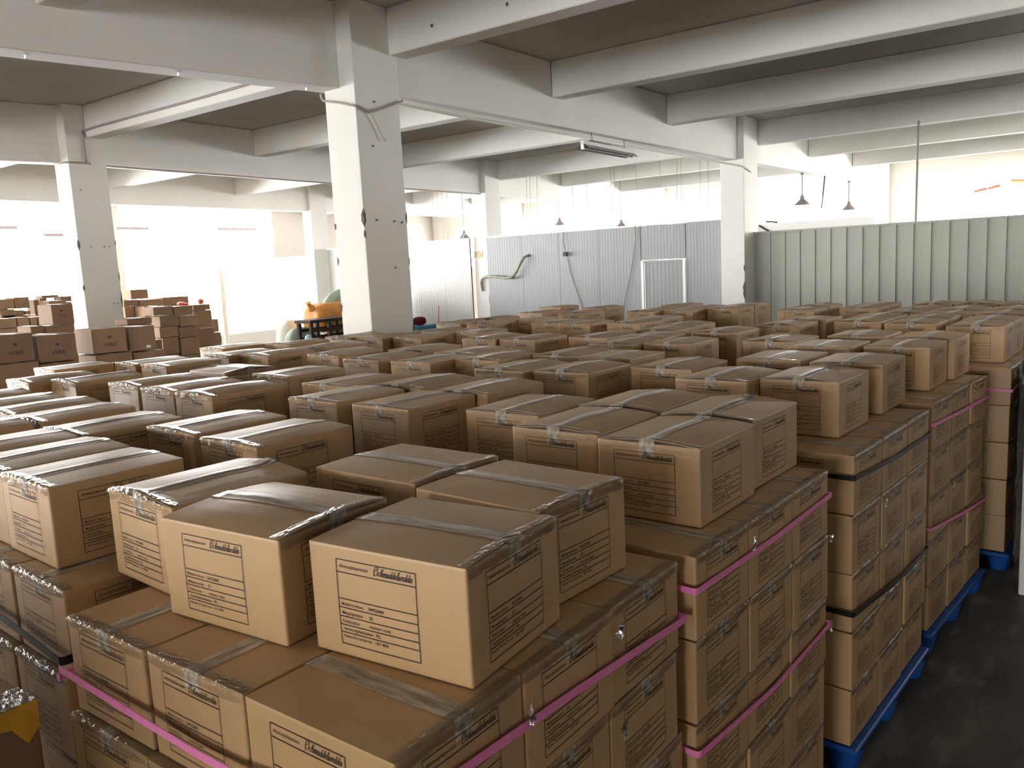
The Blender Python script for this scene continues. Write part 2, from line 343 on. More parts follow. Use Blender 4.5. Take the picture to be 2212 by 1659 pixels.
# ------------------------------------------------------------------ carton kit
L, W, H = .441, .379, .261
BULGE = .0035
def bul(a, b): return BULGE*max(0, 1-a*a)*max(0, 1-b*b)
def dome(x, y, b): return b*(1-min(1, abs(y)/(W/2))**2)*(.5+.5*(1-(2*x/L)**2))
def carton_body(b1, b2):
    r = .0042
    half = Vector((L/2, W/2, H/2)); mb = MB()
    def TT(k): q = r/half[k]; return [-1, -1+q, -1+q*2.2, -.6, -.2, .2, .6, 1-q*2.2, 1-q, 1]
    for ax in range(3):
        for sg in (-1, 1):
            P = []
            for s in TT((ax+1) % 3):
                row = []
                for t in TT((ax+2) % 3):
                    q = [0, 0, 0]; q[ax] = sg; q[(ax+1) % 3] = s; q[(ax+2) % 3] = t
                    p = Vector((q[0]*half.x, q[1]*half.y, q[2]*half.z))
                    inn = Vector([max(-half[k]+r, min(half[k]-r, p[k])) for k in range(3)]); d = p-inn
                    p = inn+d.normalized()*r
                    if ax < 2: p[ax] += sg*bul(s, t)
                    elif sg > 0: p.z += -.006+.5*dome(p.x, p.y, b1 if p.y < 0 else b2)
                    row.append((p.x, p.y, p.z+H/2))
                P.append(row if sg > 0 else row[::-1])
            mb.grid(P)
    return mb.mesh('carton', MT['card'], True, True)
def flap_mesh(sy, b, lift):
    mb = MB(); X = [-L/2+.0015+(L-.003)*i/10 for i in range(11)]; Y = [.0012, W*.14, W*.28, W*.42, W/2-.0005]
    def z(x, y): return H-.0008+dome(x, y, b)+lift*max(0, (abs(x)-L*.33)/(L*.17))**2*(1-y/(W/2))
    top = [[(x, sy*y, z(x, y)) for y in Y] for x in X]; bot = [[(x, sy*y, z(x, y)-.0032) for y in Y] for x in X]
    mb.grid(top); mb.grid([r[::-1] for r in bot])
    ring = [(0, j) for j in range(5)]+[(i, 4) for i in range(1, 11)]+[(10, j) for j in range(3, -1, -1)]+[(i, 0) for i in range(9, -1, -1)]
    mb.grid([[top[i][j] for i, j in ring], [bot[i][j] for i, j in ring]])
    return mb.mesh('flap', MT['card'], False, True)
def tape_mesh(b1, b2, lift):
    mb = MB(); hw = .029; P = []
    def z(x, y):
        b = b1 if y < 0 else b2
        return H+.0004+dome(x, y, max(b1, b2) if abs(y) < .004 else b)+lift*max(0, (abs(x)-L*.33)/(L*.17))**2
    xs = [-L/2-.0015+(L+.003)*i/14 for i in range(15)]
    ys = [-hw, -.008, 0, .009, hw]
    def wob(i): return .0012*math.sin(i*2.3)
    P.append([(-L/2-BULGE*.6-.0004, y, H-.046+.006*math.sin(y*90)) for y in ys]); P.append([(-L/2-.0024, y, H-.012) for y in ys])
    for i, x in enumerate(xs): P.append([(x, y+wob(i), z(max(-L/2, min(L/2, x)), y)) for y in ys])
    P.append([(L/2+.0024, y, H-.012) for y in ys]); P.append([(L/2+BULGE*.6+.0012, y, H-.052) for y in ys])
    mb.grid([r[::-1] for r in P]); return mb.mesh('seam_tape', MT['tape'], True)
def edge_tape_mesh(b1, b2, lift, seed):
    rd = random.Random(seed); mb = MB(); P = []; n = 18
    for i in range(n+1):
        y = -W/2+.002+(W-.004)*i/n; b = b1 if y < 0 else b2
        zt = lambda x: H+.0008+dome(x, y, b)+lift*max(0, (abs(x)-L*.33)/(L*.17))**2*(1-abs(y)/(W/2))
        j = lambda s=.0016: rd.uniform(-s, s)
        top = zt(-L/2)
        P.append([(-L/2+.030+j(.004), y, zt(-L/2+.030)+.0006), (-L/2+.015, y, zt(-L/2+.015)+.0007+abs(j(.0012))), (-L/2+.003, y, top+.0010+abs(j(.001))),
                  (-L/2-.0035-abs(j(.003)), y, top-.006+j()), (-L/2-.0026-abs(j(.003)), y, H-.012+j(.002)), (-L/2-.0022-abs(j()), y, H-.019+j(.003)), (-L/2-.0022, y, H-.027+j(.004))])
    mb.grid([r[::-1] for r in P]); return mb.mesh('edge_film', MT['film'], True)

# printed label -------------------------------------------------------------
def text_tris(txt, width=None, height=None, res=2):
    cu = bpy.data.curves.new('txt', 'FONT'); cu.body = txt; cu.resolution_u = res; cu.size = 1; cu.offset = .010
    ob = bpy.data.objects.new('txt', cu); COL.objects.link(ob); bpy.context.view_layer.update()
    me = bpy.data.meshes.new_from_object(ob.evaluated_get(bpy.context.evaluated_depsgraph_get()))
    vs = [(v.co.x, v.co.y) for v in me.vertices]; fs = [tuple(p.vertices) for p in me.polygons]
    bpy.data.objects.remove(ob); bpy.data.curves.remove(cu); bpy.data.meshes.remove(me)
    x0 = min(v[0] for v in vs); x1 = max(v[0] for v in vs); s = width/(x1-x0) if width else height
    sy = height if height else s
    return [((x-x0)*s, y*sy) for x, y in vs], fs
def crom(pts, n=7):
    P = [pts[0]]+list(pts)+[pts[-1]]; out = []
    for i in range(1, len(P)-2):
        for k in range(n):
            t = k/n; a, b, c, d = P[i-1], P[i], P[i+1], P[i+2]
            out.append(tuple(.5*(2*b[j]+(c[j]-a[j])*t+(2*a[j]-5*b[j]+4*c[j]-d[j])*t*t+(3*b[j]-a[j]-3*c[j]+d[j])*t**3) for j in range(2)))
    return out+[pts[-1]]
SCRIPT = {
 'S': ([[(1.0,1.6),(.98,2.05),(.72,2.3),(.5,2.0),(.6,1.55),(.9,1.05),(.9,.45),(.62,.02),(.25,.04),(.12,.35),(.34,.52)], [(.72,2.3),(.3,2.42),(-.1,1.9),(-.2,1.1),(-.05,.35),(.15,-.2)], [(-.05,.9),(.1,1.35),(.4,1.2)]], 1.18),
 'c': ([[(.55,.75),(.4,1),(.1,.72),(.08,.28),(.32,0),(.6,.2),(.78,.5)]], .72),
 'h': ([[(0,.4),(.42,1.6),(.44,1.9),(.26,1.85),(.12,1.4),(.08,0)], [(.09,.5),(.3,.95),(.5,.85),(.48,.15),(.62,0),(.82,.45)]], .78),
 'm': ([[(0,.5),(.12,.95),(.16,.8),(.12,0)], [(.13,.5),(.34,.97),(.46,.8),(.42,0)], [(.44,.5),(.66,.97),(.8,.8),(.76,.12),(.88,0),(1.05,.45)]], 1.0),
 'u': ([[(0,.5),(.14,1),(.1,.2),(.26,0),(.5,.4),(.6,1),(.56,.12),(.7,0),(.88,.45)]], .82),
 'd': ([[(.55,.85),(.3,1),(.06,.5),(.2,0),(.46,.35),(.68,1.85)], [(.68,1.85),(.56,.3),(.66,0),(.86,.45)]], .8),
 'e': ([[(0,.42),(.36,.6),(.46,.88),(.28,1),(.1,.5),(.26,0),(.5,.12),(.7,.45)]], .64),
 'l': ([[(0,.42),(.4,1.6),(.38,1.9),(.2,1.7),(.1,.2),(.24,0),(.46,.42)]], .42),
 'w': ([[(0,.55),(.12,.97),(.14,.1),(.3,.05),(.48,.9),(.48,.12),(.66,.06),(.86,.95),(1.02,.8)]], .98),
 'a': ([[(.55,.85),(.3,1),(.06,.5),(.2,0),(.46,.4),(.6,1),(.54,.12),(.66,0),(.84,.45)]], .78)}
def script_word(word, width):
    vs = []; fs = []; x = 0; T = .19
    for ch in word:
        st, adv = SCRIPT[ch]
        for s in st:
            p = crom([(a+x+.32*b, b) for a, b in s])
            for i in range(len(p)):
                a = p[max(0, i-1)]; c = p[min(len(p)-1, i+1)]; dx, dy = c[0]-a[0], c[1]-a[1]; l = math.hypot(dx, dy) or 1
                w = T*(.30+.70*abs(dy)/l*(1 if dy < 0 else .55))/2; nx, ny = -dy/l*w, dx/l*w
                vs += [(p[i][0]+nx, p[i][1]+ny), (p[i][0]-nx, p[i][1]-ny)]
                if i: k = len(vs); fs.append((k-4, k-3, k-1, k-2))
        x += adv
    x0 = min(v[0] for v in vs); x1 = max(v[0] for v in vs); s = width/(x1-x0)
    return [((a-x0)*s, b*s) for a, b in vs], fs
LW, LH = .226, .200
def label_flat():
    V = []; F = []
    def put(vf, ox, oy):
        k = len(V); V.extend((x+ox, y+oy) for x, y in vf[0]); F.extend(tuple(i+k for i in f) for f in vf[1])
    def line(x0, y0, x1, y1): put(([(x0,y0),(x1,y0),(x1,y1),(x0,y1)], [(0,1,2,3)]), 0, 0)
    t = .0019
    fr = [0, .147, .457, .5625, .667, .767, .859, 1.0]; ys = [LH*(1-q) for q in fr]
    NX = 6
    for y in ys:
        for i in range(NX): line(LW*i/NX, y-t/2, LW*(i+1)/NX, y+t/2)
    for x in (0, LW):
        for i in range(5): line(x-t/2, LH*i/5, x+t/2, LH*(i+1)/5)
    hgt = .0102
    put(text_tris('Abteilung/department', .084, hgt), .009, ys[1]+.0115)
    rows = [('Modell-nr./art.no.', .066, '34922484', .044), ('Menge/quantity', .060, '25', .0105), ('Farbe/colour', .050, 'marine / navy', .060), ('Verteilung/destination', .086, 'PL', .0115), ('Karton Nr./carton no.', .082, '101 400', .036)]
    for i, (a, wa, b, wb) in enumerate(rows):
        y = ys[i+3]+.0058 if i < 4 else ys[7]+.0165
        put(text_tris(a, wa, hgt), .009, y); put(text_tris(b, wb, hgt*1.05), .088 if i != 3 else .106, y) if i != 4 else put(text_tris(b, wb, hgt), .102, y)
    put(script_word('Schmuddelwedda', .108), .110, ys[1]+.0075)
    return V, F
LV, LF = label_flat()
def label_mesh(face_w, s0, t0):
    vs = []
    for s, t in LV:
        a = -face_w/2+s0+s; b = -H/2+t0+t
        vs.append((a, bul(a/(face_w/2), b/(H/2)), b))
    return vs
side_label = MB().add([(a, -W/2-d-.0016, b+H/2) for a, d, b in label_mesh(L, .084, .030)], LF).mesh('printed_label', MT['print_'])
end_label = MB().add([(-L/2-d-.0022, -a, b+H/2) for a, d, b in label_mesh(W, .066, .030)], LF).mesh('printed_label', MT['print_'])
KIT = []
for i, (b1, b2, lift) in enumerate([(.010,.012,.004), (.015,.011,.009), (.006,.008,.0), (.018,.016,.006), (.011,.014,.013), (.013,.007,.003), (.022,.020,.004)]):
    KIT.append(dict(body=carton_body(b1, b2), f1=flap_mesh(-1, b1, lift), f2=flap_mesh(1, b2, lift), tape=tape_mesh(b1, b2, lift), edge=edge_tape_mesh(b1, b2, lift, i)))
FLAT = dict(body=carton_body(.0008, .0008), f1=flap_mesh(-1, .0008, 0), f2=flap_mesh(1, .0008, 0), tape=tape_mesh(.0008, .0008, 0), edge=edge_tape_mesh(.0008, .0008, 0, 99))
def carton(u, v, z, yaw, typ, label, group, kit, labels='es', edge=True, sc=1.0):
    """typ U: seam runs away from the camera; V: seam runs across"""
    o = link('carton', kit['body'], None, (u, v, z), R(yaw)+(math.pi/2 if typ == 'V' else 0))
    if sc != 1.0: o.scale = (sc, sc, 1)
    tag(o, label, 'carton', group)
    link('flap', kit['f1'], o); link('flap', kit['f2'], o); link('seam_tape', kit['tape'], o)
    if edge: link('edge_film', kit['edge'], o)
    if 'e' in labels: link('printed_label', end_label, o)
    if 's' in labels: link('printed_label', side_label, o, None, math.pi if typ == 'V' else 0)
    return o

# ------------------------------------------------------------------ strapped pallets of cartons
# name, centre x, centre y, turn in degrees, U/V
TOP = [
  ('L1',1.334,2.783,-3,'U'), ('M1',1.822,3.572,-3,'U'), ('M2',1.905,4.114,-3,'U'), ('M3',1.937,4.502,-3,'U'), ('N0',1.969,5.365,-3,'U'),
  ('N1',2.612,5.875,-3,'U'), ('N2',2.723,5.482,-3,'U'), ('O1',3.068,6.512,-3,'U'), ('O2',3.498,6.162,-3,'U'), ('O3',3.497,5.739,-3,'U'),
  ('N3',2.789,4.865,-3,'U'), ('N4',2.736,4.396,-3,'U'), ('N5',2.698,3.976,-3,'U'), ('Q1',3.344,4.876,-3,'V'), ('Q2',3.388,4.23,-3,'U'),
  ('R1',4.51,6.534,-3,'U'), ('R2',4.121,5.884,-3,'U'), ('R3',4.2,5.494,-3,'U'), ('S1',4.9,6.103,-3,'U'), ('S2',4.771,5.464,-3,'U'),
  ('T1',5.55,6.03,-3,'U'), ('T2',5.58,5.63,-3,'U'), ('T3',5.663,5.223,-3,'U'), ('T4',6.097,4.928,-3,'U'), ('T5',5.629,4.361,-3,'U'),
  ('T6',5.632,3.959,-3,'U'), ('U1',7.227,6.074,-3,'U'), ('U2',7.171,5.582,-3,'U'), ('U3',7.607,5.337,-3,'U'), ('U4a',7.221,4.742,-3,'U'),
  ('U4b',7.152,4.359,-3,'U'), ('U5',7.201,3.833,-3,'U'), ('V1',8.715,5.989,-3,'U'), ('V2',8.611,5.311,-3,'U'), ('V4',8.777,4.474,-3,'U'),
  ('V5',8.934,4.079,-3,'U'), ('V6',9.227,3.662,-3,'U'), ('X1',5.538,2.577,-3,'U'), ('X0a',5.867,3.426,-3,'U'), ('X0b',5.44,2.972,-3,'U'),
  ('X2',6.368,2.57,-3,'U'), ('X3',7.046,2.3,-3,'U'), ('X4',7.577,2.239,-3,'U'), ('Y1',8.859,2.715,-3,'U'), ('Y2',9.083,2.154,-3,'U'),
  ('Z1',7.4,1.752,-3,'U'), ('Z2',7.244,1.32,-3,'U'), ('Z3',6.999,0.842,-3,'U'), ('AA1',5.773,1.925,-3,'U'), ('AA2',5.499,1.518,-3,'U'),
  ('AA3',6.184,1.465,-3,'U'), ('AA4',5.575,1.078,-3,'U'), ('AA5',6.072,1.019,-3,'U'), ('BB1',4.316,2.021,-3,'U'), ('BB2',3.984,1.591,-3,'U'),
  ('BB3',4.094,1.199,-3,'U'), ('BB4',4.814,1.597,-3,'U'), ('BB5',4.743,1.157,-3,'U'), ('CC1',2.876,2.047,-1,'U'), ('CC2',2.655,1.635,-2,'U'),
  ('CC3',2.603,1.233,-2,'U'), ('CC4',3.141,1.641,-3,'U'), ('CC5',3.093,1.238,-3,'U'), ('DD1',2.792,2.664,-3,'U'), ('DD0',2.808,3.143,-3,'U'),
  ('DD2',3.2,3.515,-3,'U'), ('DD3',3.284,3.044,-3,'U'), ('DD4',3.243,2.578,-3,'U'), ('EE1',4.362,4.867,-3,'U'), ('EE2',4.197,4.278,-3,'U'),
  ('EE3',4.176,3.781,-3,'U'), ('EE4',4.757,4.387,-3,'U'), ('EE5',4.672,3.829,-3,'U'), ('FF1',4.382,3.384,-3,'U'), ('FF2',4.001,2.907,-3,'U'),
  ('FF3',4.032,2.499,-3,'U'), ('FF4',4.712,2.98,-3,'U'), ('FF5',4.643,2.574,-3,'U'), ('GG1',2.037,3.112,-3,'U'), ('GG2',1.993,2.653,-3,'U'),
  ('HH1',1.377,1.275,5,'V'), ('HH2',1.794,1.33,-4,'V'), ('HH3',1.306,1.772,4,'V'), ('HH4',1.397,2.209,-4,'U'), ('HH5',1.846,1.809,-2,'V'),
  ('L2',1.364,3.183,-3,'U'), ('L3',1.374,3.584,-3,'U'), ('M0',1.435,4.134,-3,'U'), ('M4',1.937,4.902,-3,'U'), ('W1',6.913,3.177,-3,'U'),
  ('W2',6.463,3.145,-3,'U'), ('W3',7.728,3.869,-3,'U'), ('W4',9.84,4.563,-3,'U'), ('W5',9.75,6.389,-3,'U'), ('W6',9.511,5.538,-3,'U'),
  ('T7',6.2,5.5,-3,'U'), ('U6',7.72,5.95,-3,'U'), ('Y3',9.329,2.695,-3,'U'), ('Y4',9.553,2.134,-3,'U'), ('V8',9.405,4.078,-3,'U'),
  ('V9',9.697,3.642,-3,'U'), ('Z4',7.848,1.733,-3,'U'), ('Z5',7.714,1.3,-3,'U'), ('Z6',7.469,0.822,-3,'U'), ('F0',8.289,1.598,-3,'U'),
  ('F1',8.2,1.2,-3,'U'), ('F2',8.15,0.8,-3,'U'), ('F3',8.737,1.58,-3,'U'), ('F4',8.68,1.18,-3,'U'), ('F5',8.63,0.78,-3,'U'),
  ('F6',9.5,1.55,-3,'U'), ('F7',9.47,1.15,-3,'U'), ('F8',9.44,0.75,-3,'U'), ('F9',5.93,2.98,-3,'U'),
]
ZT = 1.722                      # height of the flat top of the uppermost layer
LAY = .264                      # layer pitch
ORD = ['first', 'second', 'third', 'fourth', 'fifth', 'sixth', 'seventh', 'eighth']
PAL = [  # names of the cartons on each stack -> how that stack is found
 ('first pallet of the aisle row', 'HH1 HH2 HH3 HH4 HH5'), ('second pallet of the aisle row', 'CC1 CC2 CC3 CC4 CC5'),
 ('third pallet of the aisle row', 'BB1 BB2 BB3 BB4 BB5'), ('fourth pallet of the aisle row', 'AA1 AA2 AA3 AA4 AA5'),
 ('fifth pallet of the aisle row', 'Z1 Z2 Z3 Z4 Z5 Z6'), ('sixth pallet of the aisle row', 'F0 F1 F2 F3 F4 F5'), ('last pallet of the aisle row', 'F6 F7 F8'),
 ('black-strapped stack at left edge', 'L1 L2 L3'), ('first stack of the second row', 'GG1 GG2 M1'), ('second stack of the second row', 'DD0 DD1 DD2 DD3 DD4'),
 ('third stack of the second row', 'FF1 FF2 FF3 FF4 FF5'), ('fourth stack of the second row', 'X0a X0b X1 F9'), ('fifth stack of the second row', 'X2 W1 W2'),
 ('sixth stack of the second row', 'X3 X4'), ('last stack of the second row', 'Y1 Y2 Y3 Y4'),
 ('first stack of the third row', 'M0 M2 M3 M4'), ('second stack of the third row', 'N3 N4 N5 Q1 Q2'), ('third stack of the third row', 'EE1 EE2 EE3 EE4 EE5'),
 ('fourth stack of the third row', 'T4 T5 T6'), ('fifth stack of the third row', 'U4a U4b U5 W3'), ('last stack of the third row', 'V4 V5 V6 V8 V9 W4'),
 ('first stack of the window row', 'N0 N1 N2'), ('second stack of the window row', 'O1 O2 O3'), ('third stack of the window row', 'R1 R2 R3 S1 S2'),
 ('stack at the near column', 'T1 T2 T3 T7'), ('fifth stack of the window row', 'U1 U2 U3 U6'), ('last stack of the window row', 'V1 V2 W5 W6')]
TD = {t[0]: t for t in TOP}
SPECIAL = {'HH1': 'large brown carton in the foreground with its whole printed form readable', 'HH3': 'foreground carton left of the readable one, tape across its top'}
POS = {}
for ph, names in PAL:
    ns = names.split(); us = [TD[n][1] for n in ns]; mid = min(us)+.28
    for row, sel in (('front', [n for n in ns if TD[n][1] < mid]), ('rear', [n for n in ns if TD[n][1] >= mid])):
        for k, n in enumerate(sorted(sel, key=lambda q: TD[q][2])):
            POS[n] = 'brown top carton, %s row, %s from the aisle, %s' % (row, ORD[k], ph)
hidden = MB()
BAND1 = ('HH', 'CC', 'BB', 'AA', 'Z1', 'Z2', 'Z3', 'Z4', 'Z5', 'Z6', 'L1', 'L2')
for i, (n, u, v, yaw, typ) in enumerate(TOP):
    k = KIT[(i*5+2) % 7] if n not in ('HH1', 'HH2') else KIT[2]
    tilt = 0
    carton(u, v, ZT-H, yaw+random.uniform(-.35, .35), typ, SPECIAL.get(n, POS[n]), 'brown export cartons', k)
    if n[:2] not in BAND1:
        c, s = math.cos(R(yaw)), math.sin(R(yaw)); a, b = (L, W) if typ == 'U' else (W, L)
        for lay in range(1, 6):
            z1 = ZT-LAY*lay-.002; z0 = z1-LAY+.003 if lay < 5 else 0.0; q = .004
            q2 = [(-a/2+q, -b/2+q), (a/2-q, -b/2+q), (a/2-q, b/2-q), (-a/2+q, b/2-q)]
            P = [(u+x*c-y*s, v+x*s+y*c) for x, y in q2]
            hidden.add([(x, y, z0) for x, y in P]+[(x, y, z1) for x, y in P], [(3,2,1,0),(4,5,6,7),(0,1,5,4),(1,2,6,5),(2,3,7,6),(3,0,4,7)])

# lower layers of the stacks whose sides show: x, y of the near corner, turn, carton pitch, aisle cartons, side cartons, layers seen on both faces
SIDE = ['left', 'middle', 'right']
SEEN = {
 'P1': dict(o=(.935, 1.000), yaw=-.6, pu=.383, na=3, nu=2, la=4, lu=3, ph='first aisle pallet'),
 'P2': dict(o=(2.128, .966), yaw=-2.7, pu=.384, na=3, nu=2, la=5, lu=1, ph='second aisle pallet'),
 'P3': dict(o=(3.538, .882), yaw=-4.0, pu=.402, na=3, nu=2, la=5, lu=1, ph='third aisle pallet'),
 'P4': dict(o=(4.900, .812), yaw=-5.4, pu=.415, na=3, nu=2, la=5, lu=1, ph='fourth aisle pallet'),
 'P5': dict(o=(6.500, .590), yaw=-3.0, pu=.400, na=3, nu=2, la=5, lu=1, ph='fifth aisle pallet'),
 'P0': dict(o=(1.030, 2.415), yaw=-3.0, pu=.4, na=0, nu=2, la=0, lu=4, ph='black-strapped left stack')}
def toworld(o, yaw, x, y): c, s = math.cos(R(yaw)), math.sin(R(yaw)); return o[0]+x*c-y*s, o[1]+x*s+y*c
CAR = {}
for key, d in SEEN.items():
    o, yaw, pu = d['o'], d['yaw'], d['pu']
    for lay in range(1, 6):
        zb = ZT-LAY*lay-H
        rx = (0, -.022, .006, -.008, .004)[lay-1] if key in ('P1', 'P0') else random.uniform(-.008, .008)
        for i in range(d['na']):
            x = pu*i+W/2+(pu-W)*.5+rx+random.uniform(-.001, .001); y = L/2+random.uniform(-.004, .008)
            u, v = toworld(o, yaw, x, y)
            if lay <= d['la']:
                CAR[key, lay, 'a', i] = carton(u, v, zb, yaw+random.uniform(-.12, .12), 'V', 'brown carton, %s layer down, %s on the aisle face, %s' % (ORD[lay-1], SIDE[i], d['ph']), 'brown export cartons', FLAT, labels='es' if i == 0 else 'e')
            else:
                P = [toworld(o, yaw, x+sx*W/2*.98, y+sy*L/2*.98) for sx, sy in ((-1,-1),(1,-1),(1,1),(-1,1))]
                hidden.add([(p[0], p[1], zb) for p in P]+[(p[0], p[1], zb+H) for p in P], [(3,2,1,0),(4,5,6,7),(0,1,5,4),(1,2,6,5),(2,3,7,6),(3,0,4,7)])
        y0 = L+.012 if d['na'] else 0
        for j in range(d['nu']):
            x = L/2+rx+random.uniform(-.006, .004); y = y0+W/2+j*(W+.012)
            u, v = toworld(o, yaw, x, y)
            if lay <= d['lu'] and not (key != 'P0' and key != 'P1' and j > 0):
                CAR[key, lay, 'u', j] = carton(u, v, zb, yaw+random.uniform(-.15, .15), 'U', 'brown carton, %s layer down, %s inwards on the end face, %s' % (ORD[lay-1], ORD[j+(1 if d['na'] else 0)], d['ph']), 'brown export cartons', FLAT, labels='es')
            else:
                P = [toworld(o, yaw, x+sx*L/2*.98, y+sy*W/2*.98) for sx, sy in ((-1,-1),(1,-1),(1,1),(-1,1))]
                hidden.add([(p[0], p[1], zb) for p in P]+[(p[0], p[1], zb+H) for p in P], [(3,2,1,0),(4,5,6,7),(0,1,5,4),(1,2,6,5),(2,3,7,6),(3,0,4,7)])
        # cartons inside the stack that nothing shows of
        ux1 = pu*3-.01 if d['na'] else .72; vy1 = y0+d['nu']*(W+.012)-.014
        for (xa, xb) in ((L+.02, (L+.02+ux1)/2-.004), ((L+.02+ux1)/2+.004, ux1)):
            for j in range(d['nu']):
                ya = y0+j*(W+.012)+.004; P = [toworld(o, yaw, *q) for q in ((xa, ya), (xb, ya), (xb, ya+W-.008), (xa, ya+W-.008))]
                hidden.add([(p[0], p[1], zb) for p in P]+[(p[0], p[1], zb+H-.001) for p in P], [(3,2,1,0),(4,5,6,7),(0,1,5,4),(1,2,6,5),(2,3,7,6),(3,0,4,7)])
# blue plastic pallets
def pallet(key):
    d = SEEN[key]; o, yaw = d['o'], d['yaw']; lx = d['pu']*3 if d['na'] else .72; ly = 1.22 if d['na'] else .79
    t = thing('plastic_pallet', 'blue plastic pallet under the %s' % d['ph'], 'pallet', (o[0], o[1], 0), R(yaw), 'blue plastic pallets')
    dk = MB().box(.0, lx, -.03 if d['na'] else .012, ly, .105, .134).mesh('deck', MT['blue']); bevel(dk, .006, 1); link('deck', dk, t)
    for i in range(3):
        for j in range(3):
            cx = .09+i*(lx-.18)/2; cy = (.045 if d['na'] else .10)+j*(ly-.145)/2; P = []
            for (z, w, q) in ((.0, .062, .05), (.02, .068, .055), (.105, .085, .075)):
                P.append([(cx+w*.98*math.copysign(abs(math.cos(a))**.6, math.cos(a)), cy+q*1.05*math.copysign(abs(math.sin(a))**.6, math.sin(a)), z) for a in [2*math.pi*k/12 for k in range(13)]])
            b = MB(); b.grid(P); b.add(P[0][:12], [tuple(range(12))[::-1]]); b.build('foot', MT['blue'], t, True)
for k in SEEN: pallet(k)

# ------------------------------------------------------------------ straps
def strap(name, label, pts, wid, m, z2=None):
    """flat band along pts = (x, y, z); smooth, band stands upright"""
    P = []
    for i in range(len(pts)-1):
        a, b = Vector(pts[i]), Vector(pts[i+1]); n = max(2, int((b-a).length/.06))
        for k in range(n): P.append(a.lerp(b, k/n))
    P.append(Vector(pts[-1]))
    b = MB(); rows = []
    for i, p in enumerate(P):
        d = (P[min(i+1, len(P)-1)]-P[max(0, i-1)]); d.z = 0; d.normalize(); nrm = Vector((d.y, -d.x, 0)); h = wid/2
        up = Vector((0, 0, h)); e = nrm*.0012
        rows.append([p+e-up, p+e+up, p-e+up, p-e-up, p+e-up])
    b.grid(rows); o = b.build(name, m); return tag(o, label, 'strap', 'pallet straps')
def around(key, zs, off=.016, ly=None):
    """rounded path from far end of the -x face, round the near corner, along the aisle face; zs = list of (s, z) with s in 0..1 over the whole path"""
    d = SEEN[key]; o, yaw = d['o'], d['yaw']; lx = d['pu']*3 if d['na'] else .72; ly = ly or (1.22 if d['na'] else .79)
    path = [(lx+off, ly)] if False else []
    for t in range(9): path.append((-off-(.022 if key in ('P1', 'P0') else .0), ly*(1-t/8)+.0))
    r = .012; path[-1] = (path[-1][0], r-off)
    path += [(path[-1][0]+r*.3, -off+r*.3), (path[-1][0]+r, -off)]
    ex = lx-((d['pu']-W)/2 if d['na'] else 0)+.007
    for t in range(1, 11): path.append((ex*t/10, -off))
    path += [(ex+.003, .03), (ex+.003, ly*.6), (ex+.003, ly+off), (lx*.5, ly+off+.004), (path[0][0], ly+off+.004), path[0]]
    P = [toworld(o, yaw, *p) for p in path]
    s = [0]
    for i in range(1, len(P)): s.append(s[-1]+math.dist(P[i], P[i-1]))
    tot = s[19+1]
    out = []
    for p, q in zip(P, s):
        f = q/tot
        for (s0, z0), (s1, z1) in zip(zs, zs[1:]):
            if s0 <= f <= s1: z = z0+(z1-z0)*(f-s0)/(s1-s0); break
        else: z = zs[-1][1] if f > zs[-1][0] else zs[0][1]
        out.append((p[0], p[1], z))
    return out
strap('pallet_strap', 'pink strap across the nearest cartons in the foreground', around('P1', [(0, 1.325), (.3, 1.295), (.515, 1.375), (.75, 1.34), (1, 1.29), (2.5, 1.3)]), .021, MT['pink'])
strap('pallet_strap', 'upper pink strap round the second aisle pallet', around('P2', [(0, 1.39), (.5, 1.364), (.75, 1.352), (1, 1.36), (2.5, 1.36)]), .020, MT['pink'])
strap('pallet_strap', 'lower pink strap round the second aisle pallet', around('P2', [(0, .88), (.5, .856), (.75, .805), (1, .82), (2.5, .82)]), .020, MT['pink'])
strap('pallet_strap', 'upper black strap round the third aisle pallet', around('P3', [(0, 1.39), (.51, 1.368), (.75, 1.338), (1, 1.334), (2.5, 1.36)]), .021, MT['black'])
strap('pallet_strap', 'lower black strap round the third aisle pallet', around('P3', [(0, .80), (.51, .765), (.75, .71), (1, .70), (2.5, .7)]), .022, MT['black'])
strap('pallet_strap', 'upper pink strap round the fourth aisle pallet', around('P4', [(0, 1.37), (.5, 1.348), (.75, 1.33), (1, 1.317), (2.5, 1.36)]), .020, MT['pink'])
strap('pallet_strap', 'lower pink strap round the fourth aisle pallet', around('P4', [(0, .78), (.5, .754), (.75, .68), (1, .62), (2.5, .7)]), .018, MT['pink'])
strap('pallet_strap', 'short pink strap on the fifth aisle pallet near the right edge', around('P5', [(0, 1.33), (.5, 1.305), (1, 1.38), (2.5, 1.4)]), .020, MT['pink'])
strap('pallet_strap', 'frayed black strap round the leftmost stack of cartons', around('P0', [(0, 1.30), (.28, 1.285), (.5, 1.26), (1, 1.27), (2.5, 1.27)]), .026, MT['black'])

